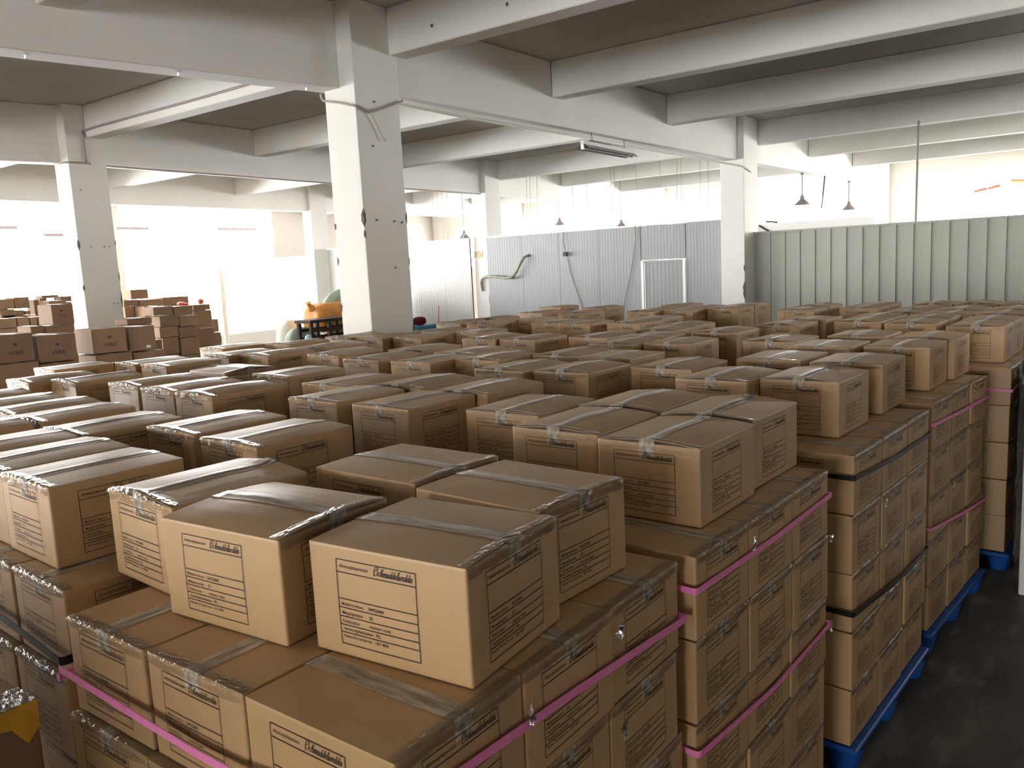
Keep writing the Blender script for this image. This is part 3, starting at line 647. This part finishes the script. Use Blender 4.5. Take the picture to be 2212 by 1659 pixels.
# loose film ----------------------------------------------------------------
def scrap(par, x, y, z, l=.05, seed=0):
    rd = random.Random(seed); b = MB(); P = []
    for i in range(6):
        t = i/5; P.append([(x+rd.uniform(-.008, .008)+.012*w, y-.004-abs(rd.uniform(0, .012)), z-l*t+rd.uniform(-.004, .004)) for w in (-1, -.3, .4, 1)])
    b.grid(P); o = b.build('film_scrap', MT['scrap']); o.parent = par
    o.matrix_parent_inverse = (Matrix.Translation(par.location) @ par.rotation_euler.to_matrix().to_4x4()).inverted()
def at(key, x, y): return toworld(SEEN[key]['o'], SEEN[key]['yaw'], x, y)
for (key, lay, kind, i, x, z, l) in (('P1', 1, 'a', 1, .385, 1.40, .05), ('P1', 1, 'a', 2, .765, 1.43, .04), ('P1', 2, 'a', 2, .768, 1.16, .05), ('P2', 1, 'a', 1, .385, 1.42, .05), ('P2', 1, 'a', 2, 1.14, 1.20, .03), ('P2', 3, 'a', 2, 1.15, .84, .05), ('P3', 2, 'a', 1, .41, 1.17, .03), ('P4', 1, 'a', 2, .85, 1.45, .05), ('P4', 3, 'a', 1, .42, .93, .03)):
    p = at(key, x, -.012); scrap(CAR[key, lay, kind, i], p[0], p[1], z, l, int(x*1000)+lay)
p = at('P5', .06, -.03)
b = MB(); rd = random.Random(5); G = []
for i in range(22):
    row = []
    for j in range(15):
        q = at('P5', .015+.95*i/21, -.028-.02*abs(math.sin(i*1.3+j*.4))-rd.uniform(0, .012)); row.append((q[0], q[1], .03+1.40*j/14+(.05*math.sin(i*1.1) if j == 14 else 0)))
    G.append(row)
b.grid(G)
tag(b.build('stretch_film', MT['darkfilm'], None, True), 'dark glossy stretch film hanging on the fifth aisle pallet', 'plastic film')

# ------------------------------------------------------------------ carton with yellow tape at lower left
t = thing('taped_carton', 'carton with yellow tape at the lower left corner', 'carton', (.66, 2.60, 0))
bx = MB().box(-.22, .245, -.215, .20, .90, 1.195).mesh('body', MT['card2']); bevel(bx, .006, 2); link('body', bx, t)
bx = MB().box(-.222, .2465, -.2175, -.10, 1.1955, 1.1972).mesh('tape', MT['film']); link('top_tape', bx, t)
b = MB(); G = []
for i in range(14):
    x = -.22+.467*i/13; dz = .062+.010*math.sin(i*1.7)+(.045 if i == 12 else 0)+(.02 if i == 13 else 0)
    G.append([(x, -.2178-.002*(i % 3), 1.1955), (x, -.2192-.002*((i+1) % 2), 1.165), (x, -.2185, 1.1955-dz)])
b.grid(G); b.grid([[(.2472, -.2178, 1.1955), (.2485, -.2185, 1.16), (.2475, -.2185, 1.12)], [(.2472, -.16, 1.1955), (.2485, -.16, 1.165), (.2475, -.16, 1.145)]])
b.build('yellow_tape', MT['yellow'], t, True)
for (hx, hy, hn) in ((-1.4, 1.80, 6), (-1.4, 3.0, 6), (-.4, 3.6, 5), (-.44, 2.36, 4)):     # unseen stacks added behind the camera to shade the left cartons
    for lay in range(hn):
        for i in range(2):
            for j in range(3): hidden.box(hx+.45*i, hx+.45*i+.44, hy+.385*j, hy+.385*j+.378, LAY*lay+(.002 if lay else 0), LAY*(lay+1))
hidden.box(.45, .90, 2.39, 2.79, 0, .60); hidden.box(.45, .90, 2.39, 2.79, .604, .897)

# ------------------------------------------------------------------ mixed cartons by the bright windows
PILE = [
  ('A1',3.74,4.12,9.6,10.05,1.545,1.855), ('A2',4.16,4.58,9.6,10.05,1.505,1.81), ('A3',4.81,5.23,9.7,10.12,1.525,1.82), ('A4',5.28,5.63,9.75,10.17,1.5,1.805),
  ('A5',3.68,4.13,9.55,10,1.355,1.54), ('A6',4.14,4.55,9.55,10,1.29,1.495), ('A7',4.8,5.25,9.65,10.07,1.315,1.515), ('A8',5.29,5.71,9.7,10.12,1.25,1.49),
  ('e1',5.21,5.5,11.5,11.9,1.83,2.105), ('e2',5.12,5.47,11.5,12,1.62,1.82), ('e3',4.92,5.09,11.5,11.9,1.65,1.84), ('l1',5.53,5.8,14,14.5,1.735,1.89),
  ('l2',5.81,5.99,14,14.4,1.73,1.89), ('l3',6,6.11,14,14.4,1.74,1.875), ('l4',6.12,6.22,14,14.4,1.755,1.885), ('l5',6.22,6.33,14,14.4,1.755,1.87),
  ('m1',6.37,6.63,16,16.4,1.99,2.17), ('m2',6.64,6.89,16,16.4,1.985,2.19), ('m3',6.41,6.78,16,16.4,1.875,1.96), ('m3b',6.79,6.89,16,16.4,1.865,1.94),
  ('m4',7.09,7.19,16.3,16.6,1.855,2.125), ('m6',6.95,7.26,15.4,15.8,1.86,2.1), ('m7',7.51,7.65,17,17.3,1.825,2.135), ('m8',7.56,7.88,17,17.3,2.13,2.19),
  ('m9',7.77,7.99,16.7,17,2.045,2.155), ('s1',9.25,9.69,16,16.4,1.655,1.835), ('s2',9.71,10.15,16,16.4,1.62,1.815), ('s3',9.37,9.81,16,16.4,1.41,1.64),
  ('s4',9.82,10.25,16,16.4,1.38,1.605), ('s5',9.34,9.76,16,16.4,1.19,1.41), ('s6',9.78,10.25,16,16.4,1.15,1.37), ('s7',9.38,9.75,16,16.4,0.83,1.185),
  ('s8',9.79,10.23,16,16.4,0.775,1.14), ('q1',10.61,11.04,16.7,17.1,1.665,1.795), ('q2',10.61,11.06,16.7,17.1,1.27,1.66), ('q3',10.64,11.08,16.7,17.1,0.865,1.26),
  ('k1',11.41,11.55,17.2,17.5,1.11,1.415), ('k2',11.39,11.59,17.2,17.5,0.86,1.1), ('t1',9.75,10.16,17.7,18.1,1.985,2.2), ('t2',9.57,9.91,17.7,18.1,1.845,1.98),
  ('t3',9.94,10.45,17.7,18.1,1.815,1.965), ('t4',9.57,9.79,17.7,18.1,1.595,1.845), ('t5',9.8,10.02,17.7,18.1,1.575,1.825), ('t6',9.8,10,17.3,17.7,1.575,1.825),
  ('t7',10.5,11.15,17.7,18.2,1.795,1.985), ('t8',5.96,6.33,11,11.35,1.765,1.855), ('t9',6.11,6.21,10.6,10.9,1.385,1.555),
]
def eye(mb_x, mb_z, s):
    b = MB(); n = 14
    P = [[(mb_x+s*1.25*math.cos(a), -.0015, mb_z+s*.8*math.sin(a)*k) for a in [math.pi*i/n for i in range(n+1)]] for k in (1.0, .62)]
    b.grid(P); b.add([(mb_x+s*.55*math.cos(a), -.0015, mb_z+s*.12+s*.45*math.sin(a)) for a in [2*math.pi*i/12 for i in range(12)]], [tuple(range(12))])
    b.grid([[(mb_x-s*1.2, -.0015, mb_z-.08*s), (mb_x, -.0015, mb_z-s*.42), (mb_x+s*1.2, -.0015, mb_z-.08*s)], [(mb_x-s*1.2, -.0015, mb_z+.0*s), (mb_x, -.0015, mb_z-s*.22), (mb_x+s*1.2, -.0015, mb_z+.0*s)]])
    return b
VT = text_tris('VIBE', 1.0, .36); BT = text_tris('Beverit', 1.0, .30)
PLAB = {'A1': 'leftmost front carton printed VIBE below an eye mark', 'A2': 'second front carton from the left edge printed VIBE', 'A3': 'carton printed VIBE in front of the left column', 'A4': 'plain carton with a small sticker right of the VIBE carton',
 'A5': 'carton under the leftmost VIBE carton', 'A6': 'carton under the second VIBE carton', 'A7': 'carton under the VIBE carton by the left column', 'A8': 'carton under the plain stickered carton',
 'e1': 'tall carton with an eye mark left of the left column', 'e2': 'carton under the eye mark carton', 'e3': 'small carton left of the one under the eye mark carton',
 'l1': 'wide carton at left edge in middle tier behind VIBE cartons', 'l2': 'second carton from left in the middle tier behind VIBE cartons', 'l3': 'third carton from left in the middle tier behind VIBE cartons', 'l4': 'fourth carton from left in the middle tier behind VIBE cartons', 'l5': 'fifth carton of the middle tier, beside the eye mark carton',
 'm1': 'sunny carton at far left edge of the upper tier', 'm2': 'sunny carton second from left in the upper tier', 'm3': 'flat carton under the two sunny upper cartons', 'm3b': 'small flat carton right of the long flat one', 'm4': 'narrow upright carton beside the sunny upper cartons', 'm6': 'carton behind and above the eye mark carton', 'm7': 'narrow carton behind the upper tier', 'm8': 'thin carton topmost left of the left column', 'm9': 'pale carton against the left side of the left column',
 's1': 'left top carton of the double stack beyond the left column', 's2': 'right top carton of the double stack beyond the left column', 's3': 'left second carton of the double stack', 's4': 'right second carton of the double stack', 's5': 'left third carton of the double stack', 's6': 'right third carton of the double stack', 's7': 'left lowest visible carton of the double stack', 's8': 'right lowest visible carton of the double stack',
 'q1': 'shallow carton on top of the single stack beside the double stack', 'q2': 'middle carton of the single stack beside the double stack', 'q3': 'lowest visible carton of the single stack beside the double stack', 'k1': 'upper small carton at the right end of the piles', 'k2': 'lower small carton at the right end of the piles',
 't1': 'highest carton right of the left column against the glare', 't2': 'carton under the highest one, touching the left column', 't3': 'wide carton lower right of the highest one', 't4': 'reddish carton in shade beside the left column', 't5': 'second shaded carton from the left column', 't6': 'sunlit carton end beside the double stack', 't7': 'open carton on top behind the double stack', 't8': 'flat dark carton behind the VIBE cartons', 't9': 'small carton between plain carton and double stack'}
tops = {}
for (n, u0, u1, v0, v1, z0, z1) in PILE:
    if n in ('A5', 'A6', 'A7', 'A8'): z0 = z1-.30
    w, dp, h = u1-u0-.006, v1-v0, z1-z0-.004
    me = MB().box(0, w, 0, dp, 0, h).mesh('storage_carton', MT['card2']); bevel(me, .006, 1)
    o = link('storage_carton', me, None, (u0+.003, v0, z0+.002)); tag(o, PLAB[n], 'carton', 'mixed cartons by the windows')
    MB().box(w*.44, w*.56, .0, dp, h, h+.0012).build('seam_tape', MT['tape'], o)
    if n in ('A1', 'A2', 'A3'):
        s = .16; cx = w*.5
        b = MB(); b.add([(cx-s/2+x*s, -.0015, h*.27+y*s) for x, y in VT[0]], VT[1]); b.build('printed_word', MT['print2'], o)
        eye(cx, h*.62, .024).build('printed_eye', MT['print2'], o)
    if n == 'e1':
        s = .11; b = MB(); b.add([(w*.5-s/2+x*s, -.0015, h*.42+y*s) for x, y in BT[0]], BT[1]); b.build('printed_word', MT['print2'], o)
        eye(w*.45, h*.66, .022).build('printed_eye', MT['print2'], o)
    if n == 'A4': MB().box(w*.62, w*.78, -.0015, 0, h*.10, h*.2).build('sticker', MT['white'], o)
    tops[n] = (u0, u1, v0, v1, z0, z1)
for n, (u0, u1, v0, v1, z0, z1) in tops.items():      # what carries them, out of sight
    held = any(k != n and abs(q[5]-z0) < .03 and min(u1, q[1])-max(u0, q[0]) > .1*(u1-u0) and min(v1, q[3])-max(v0, q[2]) > .05 for k, q in tops.items())
    if not held:
        z = z0-.004
        while z > .02:
            h = min(.33, z); hidden.box(u0+.012, u1-.012, v0+.012, v1-.012, z-h+.003 if z-h > .02 else 0, z); z -= .33
hs = hidden.build('carton_stack', MT['card2']); hs['kind'] = 'stuff'; tag(hs, 'brown cartons in the lower layers of the stacks and in unseen shading stacks', 'carton')
# ------------------------------------------------------------------ lamps, cables, wires
def pendant(label, x, y, zb, ztop, r=.17):
    t = thing('pendant_lamp', label, 'lamp', (x, y, 0), 0, 'pendant lamps'); o = (0, 0, zb)
    b = MB(); b.lathe([(.035, .20), (.05, .17), (.052, .13), (.075, .11), (r*.72, .06), (r, .012), (r*1.01, 0), (r*.97, .002), (r*.7, .05), (.05, .10)], o, 24); b.build('shade', MT['lampm'], t, True)
    MB().lathe([(.0, .235), (.02, .235), (.034, .20), (.034, .19)], o, 14).build('cap', MT['metal'], t, True)
    MB().lathe([(.0, .02), (.03, .03), (.035, .06), (.02, .10)], o, 12).build('bulb', MT['white'], t, True)
    MB().tube([(0, 0, zb+.23), (0, 0, zb+.23+(ztop-zb-.23)*.5), (0, 0, ztop-.02)], .010 if ztop-zb < .9 else .006).build('rod', MT['dark'], t)
    MB().lathe([(.0, -.03), (.03, -.03), (.04, 0)], (0, 0, ztop), 10).build('ceiling_rose', MT['dark'], t)
pendant('pendant lamp nearest right of the right column', 19.97, 6.16, 3.40, ZG, .175)
pendant('pendant lamp second right of the right column', 23.68, 6.06, 3.37, ZG, .17)
pendant('pendant lamp hanging before the bright windows above the middle partition', 22.0, 14.27, 3.50, ZS, .165)
pendant('pendant lamp half lost in glare left of the right column', 22.0, 12.09, 3.28, ZS, .165)
pendant('pendant lamp behind the panel left of the middle column', 18.5, 15.26, 3.16, ZS, .16)
WIRES = [((18.3,16.18,4.53),(18.3,16.2,3.2)),((18.3,16.0,4.51),(18.3,16.08,3.19)),((18.3,15.83,4.5),(18.3,15.88,3.19)),((18.3,15.64,4.26),(18.3,15.7,3.18)),((18.3,12.86,4.59),(18.3,12.89,3.18)),((18.3,12.52,4.44),(18.3,12.56,3.18)),((18.3,12.75,4.04),(18.3,12.8,3.2)),((18.3,11.44,4.27),(18.3,11.44,3.6)),((18.3,11.04,4.26),(18.3,11.0,3.6)),((18.3,10.32,4.28),(18.3,10.31,3.5)),((18.3,10.22,4.27),(18.3,10.21,3.5)),((18.3,9.64,4.3),(18.3,9.59,3.7)),((18.3,8.98,4.63),(18.3,8.99,3.15)),((18.3,8.53,4.53),(18.3,8.57,3.17)),((18.3,8.44,4.2),(18.3,8.43,3.18)),((18.3,7.96,4.28),(18.3,7.98,3.37)),((18.3,7.77,4.44),(18.3,7.76,3.35))]
for i, (a, b) in enumerate(sorted(WIRES, key=lambda q: -q[0][1])):
    o = MB().tube([(a[0], a[1]+(a[1]-b[1])*.2, ZS), b], .0055, 5).build('hanging_wire', MT['cable'])
    tag(o, 'thin ceiling wire, %s from the left above the partitions' % (['first','second','third','fourth','fifth','sixth','seventh','eighth','ninth','tenth','eleventh','twelfth','thirteenth','fourteenth','fifteenth','sixteenth','seventeenth'][i]), 'wire', 'wires hanging from the ceiling')
tag(MB().tube([(16.64, 3.08, 4.52), (16.30, 3.03, 2.745)], .022, 8).build('steel_pole', MT['metal']), 'slim grey steel pole standing on the corrugated partition', 'pole')
# dead fluorescent fixture under the first girder
t = thing('tube_light', 'unlit fluorescent fixture hanging on short chains under the girder', 'lamp', (10.12, 6.14, 3.92), math.atan2(.07, 1.59))
b = MB(); G = [[(x, y, z) for (y, z) in ((-.10, -.035), (-.035, .02), (.035, .02), (.10, -.035))] for x in (0, 1.6)]; b.grid(G); b.grid([[(x, y, z-.004) for (x, y, z) in r][::-1] for r in G]); b.build('reflector', MT['metal'], t)
MB().box(0, 1.6, -.028, .028, .022, .07).build('housing', MT['cablew'], t)
for x in (.0, 1.57): MB().box(x, x+.03, -.022, .022, -.045, .02).build('tube_holder', MT['white'], t)
MB().tube([(.03, 0, -.03), (1.57, 0, -.03)], .013, 8).build('tube', MT['metal'], t)
for x in (.28, 1.32): MB().tube([(x-.03, 0, .07), (x, 0, .2), (x+.03, 0, .07)], .004, 4).build('chain', MT['dark'], t)
def cable(label, pts, r, m, cat='cable', name='cable', n=6):
    o = MB().tube(pts, r, n).build(name, m, None, True); return tag(o, label, cat)
def sm(pts, k=4):
    P = [Vector(p) for p in pts]; P = [P[0]]+P+[P[-1]]; out = []
    for i in range(1, len(P)-2):
        for j in range(k):
            s = j/k; a, b, c, d = P[i-1], P[i], P[i+1], P[i+2]
            out.append(.5*(2*b+(c-a)*s+(2*a-5*b+4*c-d)*s*s+(3*b-a-3*c+d)*s**3))
    return out+[P[-2]]
cable('grey cable bundle looped round the near column with a drooping end', sm([(5.77, 6.50, 4.10), (5.772, 6.47, 4.03), (5.775, 6.28, 3.985), (5.772, 6.07, 3.925), (5.80, 6.022, 3.915), (5.92, 6.022, 3.885), (5.97, 6.022, 3.88), (6.05, 6.022, 3.905), (6.38, 6.022, 4.02), (6.45, 6.04, 4.05)]), .012, MT['cable'])
cable('loose cable end hanging down the near column face', sm([(5.955, 6.012, 3.872), (5.99, 6.01, 3.83), (6.03, 6.016, 3.77), (6.09, 6.02, 3.68), (6.125, 6.012, 3.63), (6.15, 6.012, 3.625)]), .011, MT['cablew'])
cable('pale conduit strung below the girder from near column to right column', sm([(6.43, 6.30, 4.095), (8., 6.33, 4.075), (10., 6.33, 4.09), (12.5, 6.31, 4.08), (14.6, 6.22, 4.05), (15.4, 6.02, 4.00), (15.70, 5.93, 3.96), (16.05, 5.925, 3.90)]), .017, MT['cablew'])
cable('twin cable running along the ceiling beam to the left column', sm([(6.335, 6.75, 4.60), (6.335, 9.0, 4.575), (6.335, 11.0, 4.575), (6.335, 12.2, 4.57), (6.32, 12.27, 4.50), (6.32, 12.27, 4.12)]), .014, MT['cable'])
cable('cable under the second girder from the left column', sm([(6.03, 12.62, 4.11), (6.05, 12.28, 4.10), (6.33, 12.27, 4.105), (6.75, 12.40, 4.10), (9., 12.52, 4.10), (12., 12.66, 4.095), (16.3, 12.86, 4.10)]), .014, MT['cable'])
cable('grimy flexible hose bending across the column into the panel', sm([(16.33, 12.98, 1.72), (16.31, 12.99, 1.95), (16.28, 12.90, 2.05), (16.22, 12.68, 2.085), (16.12, 12.3, 2.06), (16.10, 11.95, 2.03), (16.10, 11.76, 2.14), (16.10, 11.60, 2.36), (16.13, 11.50, 2.50), (16.235, 11.42, 2.54)]), .033, MT['hose'], 'hose', 'flexible_hose', 8)
t = thing('power_socket', 'dark trailing socket hanging on a cord before the panel', 'socket', (16.16, 10.36, 2.52))
MB().tube(sm([(.04, .05, .5), (-.01, .03, .3), (0, 0, .06)]), .008, 5).build('cord', MT['dark'], t)
MB().box(-.03, .03, -.045, .045, -.05, .05).build('socket_body', MT['dark'], t)
MB().tube(sm([(.05, -.01, -.04), (.06, -.1, -.5), (.06, -.34, -1.15), (.06, -.38, -1.4)]), .009, 5).build('tail_cord', MT['cable'], t)
cable('thin cord slanting down the middle panel left of the door', sm([(16.2, 8.56, 3.04), (16.205, 8.60, 2.6), (16.205, 8.72, 2.0), (16.205, 8.9, 1.3), (16.205, 8.93, .3)]), .009, MT['cable'])
nt = thing('paper_notice', 'torn yellowed paper notice stuck on the middle column', 'notice', (16.352, 13.075, 2.64))
MB().add([(-.003, .14, .085), (-.003, -.13, .09), (-.003, -.14, -.08), (-.003, .02, -.095), (-.003, .13, -.085), (.006, .14, .085), (.006, -.13, .09), (.006, -.14, -.08), (.006, .02, -.095), (.006, .13, -.085)], [(4,3,2,1,0), (5,6,7,8,9), (0,1,6,5), (1,2,7,6), (2,3,8,7), (3,4,9,8), (4,0,5,9)]).build('sheet', MT['paper'], nt)
for (y, z, w, h) in ((.06, .02, .03, .05), (-.01, .03, .02, .04), (-.07, -.03, .04, .03), (.08, -.04, .03, .02)): MB().box(-.0045, -.003, y-w/2, y+w/2, z-h/2, z+h/2).build('print', MT['cable'], nt)
# far side of the partitions
for lab, p0, p1 in (('brown batten leaning above the corrugated partition', (23.87, 8.60, 3.12), (23.87, 7.90, 2.67)), ('short brown batten higher above the corrugated partition', (23.95, 8.42, 3.22), (23.95, 8.08, 3.18))):
    a = Vector(p0); b = Vector(p1); d = (b-a); tag(MB().tube([a, b], .025, 4).build('wooden_batten', MT['wood']), lab, 'batten')
tag(MB().tube([(21.3, 6.02, ZG), (21.25, 6.08, 3.35)], .018, 5).build('hanging_rod', MT['dark']), 'bare dark rod hanging between the two pendant lamps', 'rod')
tag(MB().box(23.9, 24.6, 5.47, 9.0, .0, 3.16).build('white_booth', MT['white']), 'low white booth showing above the corrugated partition', 'booth')
b = MB()
for k, (a, c) in enumerate(((( 26.965, 3.51, 3.74), (26.965, 3.20, 3.80)), ((26.965, 3.17, 3.79), (26.965, 2.89, 3.85)))): b.tube([a, c], .035, 4)
tag(b.build('red_banner', MT['redl']), 'red strip banner high on the bright end wall', 'banner')
tag(MB().tube([(26.965, 2.62, 3.955), (26.965, 2.2, 3.90)], .045, 4).build('orange_banner', MT['orangel']), 'orange strip banner at the right edge of the end wall', 'banner')
tag(MB().tube([(16.29, 13.50, 3.055), (16.29, 13.24, 3.44), (16.29, 13.06, 3.055)], .012, 4).build('wire_hanger', MT['white']), 'white bent wire standing on the panel beside the middle column', 'wire')
for lab, a, c in (('first hanging tube lamp from the left in the bright bay', (8.42, 21, 3.77), (8.98, 21, 3.77)), ('second hanging tube lamp from the left in the bright bay', (9.56, 21, 3.6), (10.03, 21, 3.59)), ('third hanging tube lamp, right of the left column', (11.37, 21, 3.77), (12.25, 21, 3.76)), ('fourth hanging tube lamp in the bright bay', (14.34, 21, 3.77), (15.68, 21, 3.75))):
    t = thing('tube_light', lab, 'lamp', a, 0, 'tube lamps in the bright bay'); ln = c[0]-a[0]
    MB().box(0, ln, -.04, .04, -.035, .035).build('housing', MT['lampm'], t)
    for q in (.15, .85): MB().tube([(ln*q, 0, .03), (ln*q, 0, ZS-a[2])], .004, 4).build('cord', MT['cablew'], t)
tag(MB().box(13.60, 13.72, 20.0, 20.1, 0, 2.6).build('door_post', MT['wsack']), 'pale post standing in the bright opening', 'post')
MB().box(13.595, 13.605, 19.99, 20.09, .3, 1.9).build('rust_streak', MT['orangel'], bpy.data.objects['door_post'])

# ------------------------------------------------------------------ sacks and odds behind the near column
def lump(name, c, r, m, seed, ex=.75, parent=None):
    rd = random.Random(seed); b = MB(); n, k = 12, 18; ph = [rd.uniform(0, 6.28) for _ in range(6)]; G = []
    for i in range(n+1):
        th = -math.pi/2+math.pi*i/n; row = []
        for j in range(k+1):
            a = 2*math.pi*j/k; cs = lambda t: math.copysign(abs(t)**ex, t)
            w = 1+.06*math.sin(3*a+ph[0])*math.cos(th)+.05*math.sin(5*a+ph[1]+th*2)*math.cos(th)+.04*math.sin(4*th+ph[2])*math.cos(th)
            row.append((c[0]+r[0]*cs(math.cos(a))*cs(math.cos(th))*w, c[1]+r[1]*cs(math.sin(a))*cs(math.cos(th))*w, c[2]+r[2]*cs(math.sin(th))*w))
        G.append(row)
    b.grid(G); return b.build(name, m, parent, True, True)
tag(lump('woven_sack', (14.6, 15.95, .98), (1.15, .55, .98), MT['green'], 3, .9), 'large green woven sack piled behind the near column', 'sack')
tag(lump('woven_sack', (13.22, 15.05, .50), (.52, .42, .485), MT['wsack'], 6), 'pale sack under the orange sack', 'sack')
osk = tag(lump('orange_sack', (13.05, 15.0, 1.33), (.62, .36, .34), MT['orange'], 4, .6), 'bulging orange plastic sack behind the dark wooden rack', 'sack')
MB().tube(sm([(12.50, 14.95, 1.55), (12.42, 14.93, 1.64), (12.38, 14.92, 1.70)]), [.09, .10, .09, .07, .05, .05, .05, .06, .07][:9], 8).build('tied_neck', MT['orange'], osk)
tag(lump('woven_sack', (12.2, 15.08, .585), (.36, .30, .58), MT['green'], 9, .7), 'small green sack left of the dark wooden rack', 'sack')
tag(lump('white_sack', (12.45, 15.78, .66), (.30, .30, .65), MT['wsack'], 12, .7), 'white sack glowing between green sack and orange sack', 'sack')
tag(lump('plastic_bag', (11.44, 13.86, .55), (.09, .10, .545), MT['lblue'], 15, .8), 'pale blue plastic bag against the wooden rack', 'bag')
tag(lump('plastic_tub', (12.4, 14.63, .50), (.16, .09, .49), MT['bluec'], 17, .5), 'teal tub behind the rack rails', 'tub')
t = thing('wooden_rack', 'dark wooden rack with rails in front of the sacks', 'rack', (11.62, 13.98, 0))
for x in (.0, .50, 1.05, 1.5):
    for y in (0, .40): MB().box(x, x+.07, y, y+.07, 0, 1.30).build('post', MT['wood'], t)
MB().box(-.03, 1.60, -.02, .49, 1.30, 1.37).build('top_board', MT['wood'], t)
for z in (.92, 1.10):
    for y in (.015, .415): MB().box(.07, 1.5, y, y+.04, z, z+.075).build('rail', MT['wood'], t)
tag(lump('cloth_bundle', (14.62, 13.6, 1.11), (.17, .14, .10), MT['red'], 21, .8), 'dark red cloth bundle beside the near column base', 'cloth')
t = thing('plastic_crate', 'teal plastic crate under the dark red cloth', 'crate', (14.35, 13.42, 0))
for z in (0, .34, .68): 
    q = MB().box(0, .7, 0, .45, z, z+.325).mesh('crate_layer', MT['bluec']); bevel(q, .02, 1); link('crate_layer', q, t)
tag(lump('plastic_sheet', (14.2, 14.3, .75), (.5, .4, .75), MT['green'], 23, .9), 'dark green sheet heap against the panel beside the near column', 'sheet')
tag(MB().tube([(14.95, 13.38, 0.0), (15.0, 13.3, 1.45)], .012, 5).build('red_stick', MT['redl']), 'thin red stick poking up left of the middle column', 'stick')
for i, (x, y, z, r) in enumerate(((9.95, 16.12, 1.84, .05), (10.02, 16.2, 1.845, .06), (10.07, 16.1, 1.83, .045))):
    tag(lump('plastic_pouch', (x, y, z+r*.3), (r*1.3, r, r*.6), MT['redl'], 30+i), ['left', 'middle', 'right'][i]+' red pouch on top of the double stack', 'pouch', 'red pouches')
tag(lump('plastic_pouch', (10.9, 16.85, 1.86), (.06, .06, .06), MT['redl'], 40), 'small red pouch on the single stack of cartons', 'pouch')
